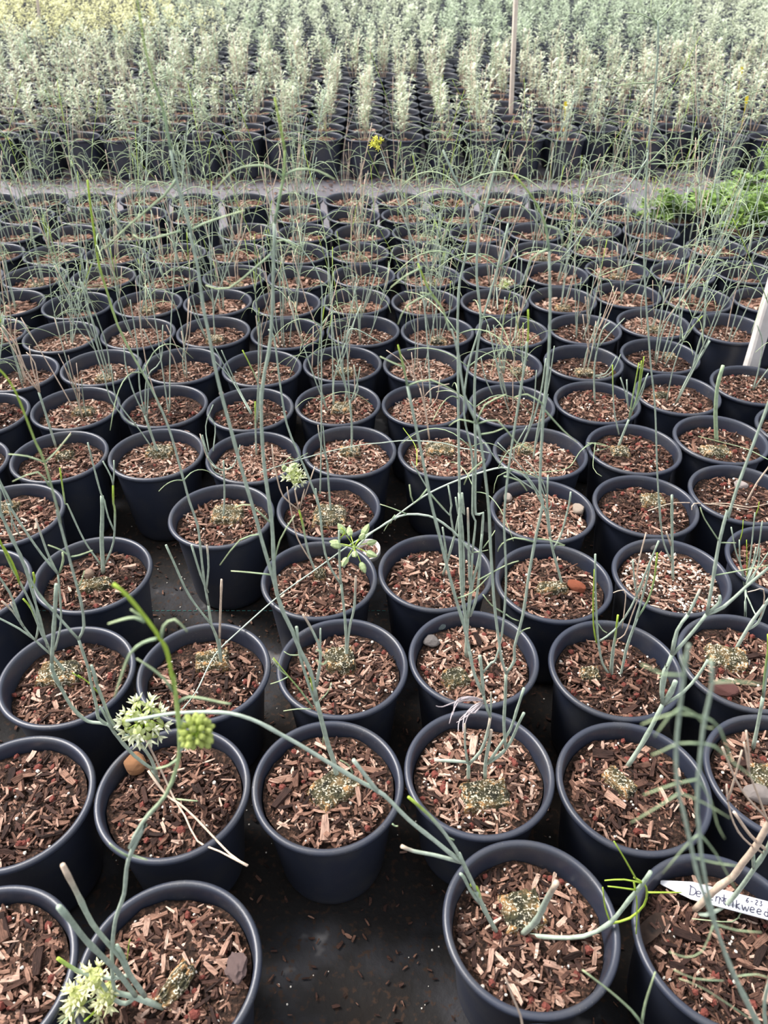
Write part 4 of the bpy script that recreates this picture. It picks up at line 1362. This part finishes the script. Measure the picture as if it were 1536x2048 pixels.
for r, row in enumerate(spots):
    vis = 0
    for (x, y) in row:
        X, Y = x * D, y * D
        sx_ = seen_x((X, Y, RIMZ))
        inv = -25 < sx_ < 1561
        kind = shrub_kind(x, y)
        if r < 13 and made < 298:
            if not inv:
                continue
            made += 1
            vis += 1
            root = obj('potted_shrub', None, loc=(X, Y, 0))
            obj('pot', POT_FAR, root, rot=(0, 0, gs.uniform(0, 6)))
            zs = RIMZ - D * gs.uniform(.12, .2)
            obj('potting_mix', SOIL_FAR[0], root, (0, 0, zs))
            obj('bark_litter', LIT_FAR[int(gs.integers(4))], root, (0, 0, zs), (0, 0, gs.uniform(0, 6)), kind='stuff')
            if (gs.uniform() < .90 or r == 0) and not (1 <= r <= 4 and abs(sx_ - 1026) < 34):
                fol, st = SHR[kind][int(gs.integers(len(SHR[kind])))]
                rz, sc = gs.uniform(0, 6.28), gs.uniform(.72, 1.12)
                obj('stem', st, root, (0, 0, zs), (0, 0, rz), sc)
                obj('foliage', fol, root, (0, 0, zs), (0, 0, rz), sc, kind='stuff')
                wd = WORDS[kind] + ' shrub in a black pot'
                cat = 'potted shrub'
            else:
                root.name = 'nursery_pot'
                wd = 'black pot with bare potting mix and no shrub'
                cat = 'pot'
            shrubs.append((root, wd, cat, r, vis))
        else:
            far_v.append(pv + (X, Y, 0))
            far_f += [tuple(i + far_n for i in q) for q in pf]
            far_m += pm
            far_c.append(np.full((len(pv), 3), .03))
            far_n += len(pv)
            if gs.uniform() < .93:
                n = 75 if r < 22 else 50
                col = {'silver': SILVER, 'sage': SAGE, 'sunlit_straw': SUNLIT_STRAW}[kind]
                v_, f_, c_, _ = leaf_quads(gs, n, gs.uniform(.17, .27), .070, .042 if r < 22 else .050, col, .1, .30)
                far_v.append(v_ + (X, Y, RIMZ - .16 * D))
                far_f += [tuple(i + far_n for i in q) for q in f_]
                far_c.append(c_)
                far_m += [2] * len(f_)
                far_n += len(v_)
me = mesh('distant_shrubs', np.concatenate(far_v), far_f, None, col=np.clip(np.concatenate(far_c), 0, 1), mats=[M_POT, M_MIX, M_LEAF], midx=far_m)
tag(obj('distant_shrubs', me), 'dense field of small pale shrubs in black pots filling the far distance', 'shrubs', kind='stuff')
for root, wd, cat, r, k in shrubs:
    place = ('%s from left in the %s row beyond the aisle' % (ORD[k] if k <= 20 else 'number %d' % k, ORD[r + 1]))
    if k > 20:
        n = sum(1 for q in shrubs if q[3] == r)
        place = '%s from right in the %s row beyond the aisle' % (ORD[n - k + 1], ORD[r + 1])
    tag(root, (wd.replace(' and no shrub', '').replace(' in a black pot', '') if cat == 'potted shrub' else 'bare black pot') + ', ' + place, cat, 'shrubs in black pots beyond the aisle')

# ------------------------------------------------------------------ posts and stakes
def stake(name, base, top, w_, h_, mat, label, cat):
    base, top = Vector(base), Vector(top)
    L = (top - base).length
    g_ = np.random.default_rng(int(L * 1e4))
    v_, f_ = [], []
    n = 7
    for i in range(n):
        z = L * i / (n - 1)
        for a, b_ in ((-1, -.7), (-.7, -1), (.7, -1), (1, -.7), (1, .7), (.7, 1), (-.7, 1), (-1, .7)):
            v_.append((a * w_ / 2 + g_.normal(0, .0004), b_ * h_ / 2 + g_.normal(0, .0004), z))
    for i in range(n - 1):
        for k in range(8):
            f_.append((i * 8 + k, i * 8 + (k + 1) % 8, (i + 1) * 8 + (k + 1) % 8, (i + 1) * 8 + k))
    f_ += [tuple(range(8))[::-1], tuple((n - 1) * 8 + k for k in range(8))]
    o_ = obj(name, mesh(name, v_, f_, mat), None, base, (top - base).to_track_quat('Z', 'Y').to_euler())
    return tag(o_, label, cat)


# leaning pale post in the gap on the right
yp = 9.22 * D
b0 = upright(1488, 785, yp, 0, 0)
b1 = upright(1501, 735, yp, 0, 0)
b2 = upright(1537, 612, yp, 0, 0)
dv = (b2 - b1) / (b2[2] - b1[2])
foot = b1 - dv * b1[2]
foot[2] = .002
stake('leaning_post', foot, b2 + dv * .10, .027, .027, M_POST, 'pale weathered post leaning right between the pots at the right edge', 'post')
y2 = 24.74 * D
t0, t1 = upright(1024, 170, y2, 0, 0), upright(1033, -30, y2, 0, 0)
d2 = (t1 - t0) / (t1[2] - t0[2])
f0 = t0 - d2 * (t0[2] - .002)
stake('wooden_stake', f0, t1, .024, .02, M_WOOD, 'tall pale wooden stake standing among the shrubs in the middle', 'stake')
y3 = 44.0 * D
t0, t1 = upright(80, 46, y3, 0, 0), upright(72, -25, y3, 0, 0)
d2 = (t1 - t0) / (t1[2] - t0[2])
stake('wooden_stake', t0 - d2 * (t0[2] - .002), t1, .022, .02, M_WOOD, 'pale wooden stake far off among sunlit yellowish shrubs at upper left', 'stake')

# yellow tags in the shrubs
for (px, py0, py1, row, lab) in ((1137, 235, 206, 22.25, 'small yellow plant tag in a shrub just beyond the aisle'), (1494, 160, 136, 25.2, 'higher of two small yellow plant tags at the right edge'),
                                 (1504, 222, 195, 22.3, 'lower of two small yellow plant tags at the right edge')):
    yy = (row - .44) * D
    a_, b_ = upright(px, py0, yy, 0, 0), upright(px, py1, yy, 0, 0)
    W = .007
    zb = RIMZ - .15 * D
    Hh = max(.05, b_[2] - zb)
    lo = max(.02, Hh - .032)
    prof = [(-.0008, 0), (.0008, 0), (.001, lo), (W, lo + .003), (W, Hh * .97), (W * .7, Hh), (-W * .7, Hh), (-W, Hh * .97), (-W, lo + .003), (-.001, lo)]
    v_ = [(x, -.0006, z) for x, z in prof] + [(x, .0006, z) for x, z in prof]
    m_ = len(prof)
    f_ = [tuple(range(m_)), tuple(range(2 * m_ - 1, m_ - 1, -1))] + [(k, (k + 1) % m_, m_ + (k + 1) % m_, m_ + k) for k in range(m_)]
    o_ = obj('plant_tag', mesh('plant_tag', v_, f_, M_YEL), None, (b_[0], (row - .30) * D, zb), (R(-8), 0, R(8)))
    tag(o_, lab, 'plant tag', 'yellow plant tags among the shrubs')


# ------------------------------------------------------------------ green herbs sprawling over the pots at the right
def herb(px, py, zoff, rx, ry, rz, n, label, seed):
    g_ = np.random.default_rng(seed)
    c = at_z(px, py, zoff)
    acc = Acc()
    lv = Acc()
    for k in range(int(n / 13)):
        az = g_.uniform(0, 6.28)
        rr_ = math.sqrt(g_.uniform(.05, 1))
        e_ = np.array([math.cos(az) * rx * rr_, math.sin(az) * ry * rr_, rz * g_.uniform(.2, 1) * (1.15 - rr_ * .6)])
        Q = [(0, 0, 0), e_ * (.4, .4, .9) + (0, 0, .01), e_ * (.75, .75, 1.1), e_]
        S = stem_tube(acc, Q, .0013, .0007, 'Y', 4, False, .012)
        for j in range(9):
            p_ = S[int(len(S) * (.35 + .65 * j / 9))]
            for q in (0, math.pi):
                a2 = j * 1.6 + q + g_.normal(0, .3)
                o_ = np.array([math.cos(a2), math.sin(a2), g_.uniform(.0, .7)])
                L = g_.uniform(.014, .026)
                sd = np.array([-math.sin(a2), math.cos(a2), 0])
                V = [p_, p_ + o_ * L * .5 + sd * L * .42, p_ + o_ * L, p_ + o_ * L * .5 - sd * L * .42, p_ + o_ * L * .5 - (0, 0, L * .12)]
                cc = np.array((.20, .30, .09)) * g_.uniform(.7, 1.9)
                lv.add(V, [(0, 1, 4), (1, 2, 4), (2, 3, 4), (3, 0, 4)], cc)
    root = obj('sprawling_herb', None, loc=c)
    obj('runners', acc.build('runners', M_STEM, True), root, kind='stuff')
    obj('foliage', lv.build('foliage', M_LEAF), root, kind='stuff')
    tag(root, label, 'green herb', 'green herbs sprawling over pots at the right')


herb(1330, 440, RIMZ - .02, .10, .09, .09, 300, 'small bright green herb sprawling over pots, leftmost of the green clumps', 1)
herb(1425, 432, RIMZ - .02, .13, .10, .10, 500, 'middle clump of bright green herb spilling over pots near the aisle', 2)
herb(1500, 462, RIMZ - .02, .13, .12, .14, 620, 'largest bushy bright green herb mound at the right edge', 3)
herb(1532, 375, RIMZ - .02, .09, .09, .15, 260, 'upright green herb at the right edge beside the aisle', 4)
herb(1485, 395, RIMZ - .02, .10, .09, .09, 300, 'low green herb mound between the aisle and the largest mound', 5)

# ------------------------------------------------------------------ loose things on the soil
def rock(key, px, py, sx, sy, sz, cols, label, seed, rz=0.0, cat='stone', name='stone'):
    p_ = PLANTS[key]
    c = at_z(px, py, p_['zs'] + .006)
    if cat != 'clod':
        sx, sy, sz = sx * 1.3, sy * 1.3, sz * 1.25
    g_ = np.random.default_rng(seed)
    import bmesh
    bm = bmesh.new()
    bmesh.ops.create_icosphere(bm, subdivisions=3, radius=1)
    ax = [Vector(g_.normal(0, 1, 3)).normalized() for _ in range(12)]
    lim = [g_.uniform(.62, .92) for _ in range(12)]
    for v_ in bm.verts:
        for a_, l_ in zip(ax, lim):
            d_ = v_.co.dot(a_)
            if d_ > l_:
                v_.co -= a_ * (d_ - l_) * .85
        v_.co *= 1 + g_.uniform(-.035, .035) * (4 if cat == 'clod' else 1)
    me_ = bpy.data.meshes.new(name)
    bm.to_mesh(me_)
    bm.free()
    me_.materials.append(plain('stone_' + label.split()[0], cols[0], .9, cols[1], 130, .3, 1.0))
    o_ = obj(name, me_, None, (c[0], c[1], p_['zs'] + sz * .5 + .0015), (0, 0, rz), (sx / 2, sy / 2, sz / 2 + .002))
    tag(o_, label, cat)


rock((13, 1), 272, 1532, .024, .022, .018, ((.52, .22, .09), (.70, .38, .20)), 'orange rough stone on the soil beneath the star flower cluster', 1, .3)
rock((12, 3), 863, 1284, .019, .017, .010, ((.26, .23, .22), (.34, .31, .30)), 'smooth grey triangular pebble on pale bark chips', 2, .2)
rock((12, 3), 881, 1252, .012, .008, .006, ((.20, .25, .26), (.30, .36, .36)), 'tiny blue-grey pebble near the pot rim above the grey triangular pebble', 14, .2)
rock((11, 4), 1152, 1174, .026, .014, .010, ((.40, .09, .04), (.55, .20, .11)), 'elongated rust red stone on bark chips', 3, -.6)
rock((10, 3), 1156, 1022, .016, .020, .012, ((.60, .47, .36), (.74, .62, .52)), 'cream coloured stone at the right side of a gravelly pot', 4, .3)
rock((10, 3), 1014, 997, .013, .014, .010, ((.62, .50, .42), (.74, .64, .55)), 'cream coloured stone at the left side of a gravelly pot', 5, .1)
rock((10, 5), 1481, 970, .019, .012, .009, ((.70, .58, .54), (.85, .76, .72)), 'pinkish white stone below the leaning tall stem', 6, -.5)
rock((11, 1), 177, 1150, .013, .013, .010, ((.55, .36, .26), (.68, .50, .38)), 'tan pebble in front of the thick cut stump', 7, .2)
rock((13, 5), 1514, 1593, .026, .018, .014, ((.50, .42, .38), (.66, .58, .54)), 'large whitish stone at the right edge beside reddish lava pieces', 8, -.2)
rock((12, 5), 1447, 1381, .028, .016, .012, ((.20, .08, .07), (.32, .15, .13)), 'dull reddish lump of lava rock by the pot rim', 9, -.2)
rock((9, 2), 372, 873, .017, .014, .013, ((.42, .25, .19), (.55, .36, .28)), 'brownish pink stone against the back rim of a pot', 10, .2)
rock((14, 1), 474, 1936, .022, .030, .015, ((.22, .14, .13), (.40, .29, .27)), 'crumbly pinkish grey clod beside the rim of the big front pot', 11, .2, 'clod', 'soil_clod')
rock((8, 3), 444, 790, .010, .010, .009, ((.40, .30, .28), (.5, .4, .38)), 'round greyish pebble beside dry stems', 12, .2)
rock((11, 5), 1306, 1093, .012, .010, .008, ((.36, .33, .33), (.5, .46, .46)), 'pale grey pebble among pale chips and white perlite', 13, .2)

# little white cup half sunk in a pot
p = PLANTS[D4]
c = at_z(739, 1104, p['zs'] + .010)
prof = [(0, .001), (.0150, .0), (.0180, .004), (.0192, .012), (.0196, .0150), (.0188, .0163), (.0176, .0152), (.0168, .009), (.0150, .006), (0, .006)]
v_, f_ = lathe(prof, 40)
cup = obj('small_cup', None, loc=(c[0], c[1], p['zs'] + .004), rot=(R(14), R(-10), 0))
obj('bowl', mesh('bowl', v_, f_, plain('cup_glaze', (.66, .60, .54), .6, (.80, .76, .71), 240, .4, .3), True), cup)
g_ = np.random.default_rng(5)
obj('bark_litter', scatter(g_, 45, (.004, .009), (.2, .5), (.3, .6), (.0075, .010), (.5, .2), rad=.0155, tilt=.2).build('bark_litter', M_LITTER), cup, kind='stuff')
tag(cup, 'small round white cup holding bark crumbs, lying by a pot rim', 'cup')

# dark papery leaf
p = PLANTS[A4]
acc = Acc()
P_ = pts('g 330,690 360,650 400,610 440,575 470,565')
C_ = [at_z(a_, b_, p['zs'] + .006) for a_, b_ in P_]
C_ = spline(C_, n=4)
n = len(C_)
V = []
for i, q in enumerate(C_):
    u = i / (n - 1)
    W = .0085 * math.sin(math.pi * min(1, .12 + u * .80)) ** .6
    T = C_[min(i + 1, n - 1)] - C_[max(i - 1, 0)]
    s_ = np.cross(T, (0, 0, 1))
    s_ /= np.linalg.norm(s_)
    for j in (-1, -.5, 0, .5, 1):
        V.append(q + s_ * W * j + (0, 0, .003 * j * j + .0008 * math.sin(i * 2.3 + j)))
F = [(i * 5 + j, i * 5 + j + 1, (i + 1) * 5 + j + 1, (i + 1) * 5 + j) for i in range(n - 1) for j in range(4)]
nv = len(V)
V += [q - np.array((0, 0, .0007)) for q in V]
F += [tuple(nv + i for i in q[::-1]) for q in F]
o_ = obj('dead_leaf', mesh('dead_leaf', V, F, plain('dead_leaf', (.010, .008, .008), .8, (.05, .032, .024), 60, .1), True))
tag(o_, 'dark papery dead leaf lying on soil near the white plant tag', 'dead leaf')

# white plant tag with pencil writing
tz = p['zs'] + .014
tip, sh_t, far_t, far_b, sh_b = [at_z(*pts('g ' + q)[0], z) for q, z in (('440,393', tz - .006), ('560,403', tz - .002), ('1010,500', tz + .012), ('1010,588', tz + .012), ('600,468', tz - .002))]
ex = (far_t + far_b) / 2 - tip
Lx = np.linalg.norm(ex)
ex /= Lx
ey0 = far_t - far_b
ey = ey0 - ex * ey0.dot(ex)
Wt = np.linalg.norm(ey)
ey /= Wt
ez = np.cross(ex, ey)
M_ = Matrix((ex, ey, ez)).transposed().to_4x4()
M_.translation = Vector(tip)
out = [(0, -.0015), (.002, -.0026), (.030, -Wt / 2), (Lx, -Wt / 2), (Lx, Wt / 2), (.030, Wt / 2), (.002, .0026), (0, .0015)]
v_ = [(x, y, 0) for x, y in out] + [(x, y, .0009) for x, y in out]
f_ = [tuple(range(8))[::-1], tuple(range(8, 16))] + [(k, (k + 1) % 8, 8 + (k + 1) % 8, 8 + k) for k in range(8)]
tg = obj('plant_tag', mesh('plant_tag', v_, f_, M_WHITE))
tg.matrix_world = M_
tag(tg, 'white plastic plant tag with handwriting lying in the front right pot', 'plant tag')
GLY = {'D': [[(.1, 0), (.15, 1), (.05, .95), (.6, .85), (.8, .5), (.55, .1), (0, .02)]], 'e': [[(.1, .3), (.6, .4), (.5, .6), (.25, .6), (.1, .3), (.25, .05), (.6, .1)]],
       's': [[(.6, .55), (.3, .62), (.2, .45), (.5, .25), (.4, .05), (.1, .05)]], 'r': [[(.15, 0), (.2, .6)], [(.2, .4), (.4, .6), (.6, .55)]], 't': [[(.35, 1), (.35, .05), (.55, 0)], [(.05, .6), (.7, .62)]],
       'M': [[(.05, 0), (.12, .8), (.4, .35), (.7, .85), (.85, 0)]], 'i': [[(.3, 0), (.3, .55)], [(.3, .75), (.32, .8)]], 'l': [[(.3, 0), (.3, 1)]], 'k': [[(.2, 0), (.2, 1)], [(.6, .65), (.22, .32), (.65, 0)]],
       'w': [[(.05, .6), (.25, 0), (.45, .5), (.65, 0), (.9, .6)]], 'd': [[(.6, .45), (.3, .5), (.15, .2), (.4, .02), (.6, .2), (.62, 1), (.62, 0)]],
       '6': [[(.55, 1), (.2, .6), (.15, .2), (.4, 0), (.6, .2), (.45, .45), (.18, .3)]], '-': [[(.1, .4), (.6, .45)]], '2': [[(.15, .8), (.4, 1), (.6, .75), (.15, .05), (.65, .05)]],
       '3': [[(.15, .9), (.5, .95), (.3, .55), (.6, .35), (.4, .02), (.1, .08)]]}
acc = Acc()


def write(txt, x, y, s_, sl=0.0, adv=.78):
    for ch in txt:
        if ch == ' ':
            x += s_ * .9
            continue
        for st in GLY[ch]:
            Q = spline([(x + a_ * s_ * .8 + sl * b_ * s_, y + b_ * s_, .0012) for a_, b_ in st], n=3)
            V_, F_ = tube(Q, np.full(len(Q), .00048), 4)
            acc.add(V_, F_)
        x += s_ * adv * (1.15 if ch in 'Mw' else .62 if ch in 'il' else 1)
    return x


k_ = Lx / (570 / 2.38)                    # metres per pixel of the photograph along the tag
write('Desert', 60 * k_, -Wt * .28, .0098, 0, .60)
write('Milkweed', 120 * k_, -Wt * .36, .0092, 0, .66)
write('6-23', 172 * k_, Wt * .13, .0052, .1)
obj('lettering', acc.build('lettering', M_INK), tg)

# ------------------------------------------------------------------ dirt and chips on the ground
POTXY = np.array([(q_['x'], q_['y']) for q_ in PLANTS.values()])


def clear_of_pots(x, y, r=.415 * D):
    return ((POTXY - (x, y)) ** 2).sum(1).min() > r * r


def ground_scatter(name, seed, n, box, label, tint=(.35, .2), size=(.006, .022)):
    g2 = np.random.default_rng(seed)
    acc2 = Acc()
    for _ in range(n):
        L = g2.uniform(*size)
        V_ = chip_verts(g2, L, L * g2.uniform(.18, .5), L * .12) @ rotm(g2.normal(0, .2), g2.normal(0, .1), g2.uniform(0, 6.28)).T
        x_ = g2.uniform(box[0], box[1])
        y_ = box[2] + (box[3] - box[2]) * (g2.beta(1.2, 1.2) if box[4] == 0 else g2.beta(box[4], 1.0))
        if not clear_of_pots(x_, y_):
            continue
        V_ += (x_, y_, .0045)
        acc2.add(V_, CHIP_F, tint=float(np.clip(g2.normal(*tint), .02, 1)))
    tag(obj(name, acc2.build(name, M_LITTER)), label, 'litter', kind='stuff')


ground_scatter('aisle_litter', 1, 2600, (-2.3, 2.3, 19.0 * D, 21.3 * D, 2.6), 'brown bark crumbs gathered along the far edge of the aisle', (.62, .2), (.006, .020))
ground_scatter('floor_litter', 2, 3200, (-.75, .75, .6 * D, 7.5 * D, 0), 'dark bark crumbs scattered on the dark cloth between pots', (.30, .18), (.002, .010))
g_ = np.random.default_rng(8)
acc = Acc()
for _ in range(650):
    x_, y_ = g_.uniform(-.7, .7), g_.uniform(.08, 1.3)
    if clear_of_pots(x_, y_):
        acc.add(ICO * g_.uniform(.0006, .0016) + (x_, y_, .0022), ICO_F)
tag(obj('perlite_specks', acc.build('perlite_specks', M_PERL)), 'pale perlite specks scattered on the dark cloth between pots', 'perlite', kind='stuff')
acc = Acc()
for k in range(90):
    x = -.75 + k * .009
    V_, F_ = tube([(x, 5.92 * D * 0 + at_z(350, 1222, .002)[1], .0028), (x + .0055, at_z(350, 1222, .002)[1] + .0002, .0028)], [.0006, .0006], 4)
    acc.add(V_, F_)
obj('marking_thread', acc.build('marking_thread', M_THREAD), bpy.data.objects['floor_cloth'], kind='stuff', label='teal dashed marking thread woven into the cloth')

# ------------------------------------------------------------------ labels of the milkweed pots
HAND = {
    (15, 0): 'black pot cut off by the bottom edge, sending up two pointed leaves',
    (15, 1): 'black pot at the bottom right corner with two tall thin milkweed stems',
    (14, 0): 'cropped pot of bark chips in the bottom left corner, no stems',
    (14, 1): 'front pot with milkweed sprawling left, drooping yellowish flowers and lime bud cluster',
    (14, 2): 'front pot with fat cut milkweed stump and low bent stem on mossy plug',
    (14, 3): 'front right pot holding the written white tag under a thick tan milkweed stem',
    (13, 0): 'left-edge pot of dark mix with only dead twigs, above the corner pot',
    (13, 1): 'pot with orange stone, round star-flower cluster and dead tan stems over rim',
    (13, 2): 'pot beside the bare dark gap with very tall milkweed stem and mossy plug',
    (13, 3): 'milkweed pot of pale chips with forked candelabra stems and whitish shrivelled leaf fibres',
    (13, 4): 'milkweed pot of dark chips with one thick pale stem leaning right',
    (13, 5): 'right-edge milkweed pot with whitish stone and reddish lava pieces',
    (12, 0): 'left-edge milkweed pot with crusty grey plug and fan of stems leaning left',
    (12, 1): 'milkweed pot with slender forked stems behind hanging pale green buds',
    (12, 2): 'milkweed pot with orange-edged mossy plug and two cut stems',
    (12, 3): 'milkweed pot of pale chips with grey triangular pebble and bundle of tall stems',
    (12, 4): 'milkweed pot of dark chips with seven short branching stems',
    (12, 5): 'milkweed pot with cream speckled plug and thick whitish stem, near right edge',
    (11, 0): 'cropped pot at the left edge beside the thick stump pot',
    (11, 1): 'milkweed pot with thick cut upright stump and tan pebble',
    (11, 2): 'milkweed pot with white cup lying in it and pale green flowers',
    (11, 3): 'milkweed pot of chips behind the bundle of tall stems',
    (11, 4): 'milkweed pot with rust red stone',
    (11, 5): 'milkweed pot of pale chips full of white perlite with tallest straight stem',
    (11, 6): 'right-edge milkweed pot with bushy short stems',
    (10, 0): 'left-edge milkweed pot behind the thick stump pot',
    (10, 1): 'free-standing milkweed pot with golden mossy centre and small forked stem',
    (10, 2): 'milkweed pot with dark mossy plug and large curled bark pieces',
    (10, 3): 'gravelly pale milkweed pot with cream stones',
    (10, 4): 'dark mossy milkweed pot behind the perlite-strewn pot',
    (10, 5): 'milkweed pot with pinkish white stone and dry pale stem',
    (9, 1): 'milkweed pot with single thick stem splitting into dry tan twigs',
    (9, 2): 'tall-sided milkweed pot with brownish pink stone and branching stems',
    (9, 5): 'milkweed pot with cream crumbly plug and dry brown stem',
    (9, 7): 'milkweed pot with tuft of lime-tipped stems from one short trunk',
    (9, 8): 'milkweed pot with single fat green stump',
}
for ri, row in enumerate(ROWS):
    vis = [ci for ci in range(len(row)) if -70 < seen_x((row[ci][0] * D, row[ci][1] * D, RIMZ)) < 1610]
    for ci in range(len(row)):
        root = PLANTS[(ri, ci)]['root']
        k = vis.index(ci) + 1 if ci in vis else ci + 1
        lab = HAND.get((ri, ci))
        if not lab:
            lab = 'potted milkweed, %s from left in the %s row before the aisle' % (ORD[k], ORD[ri + 1])
        tag(root, lab, 'potted plant', 'milkweed pots in rows')
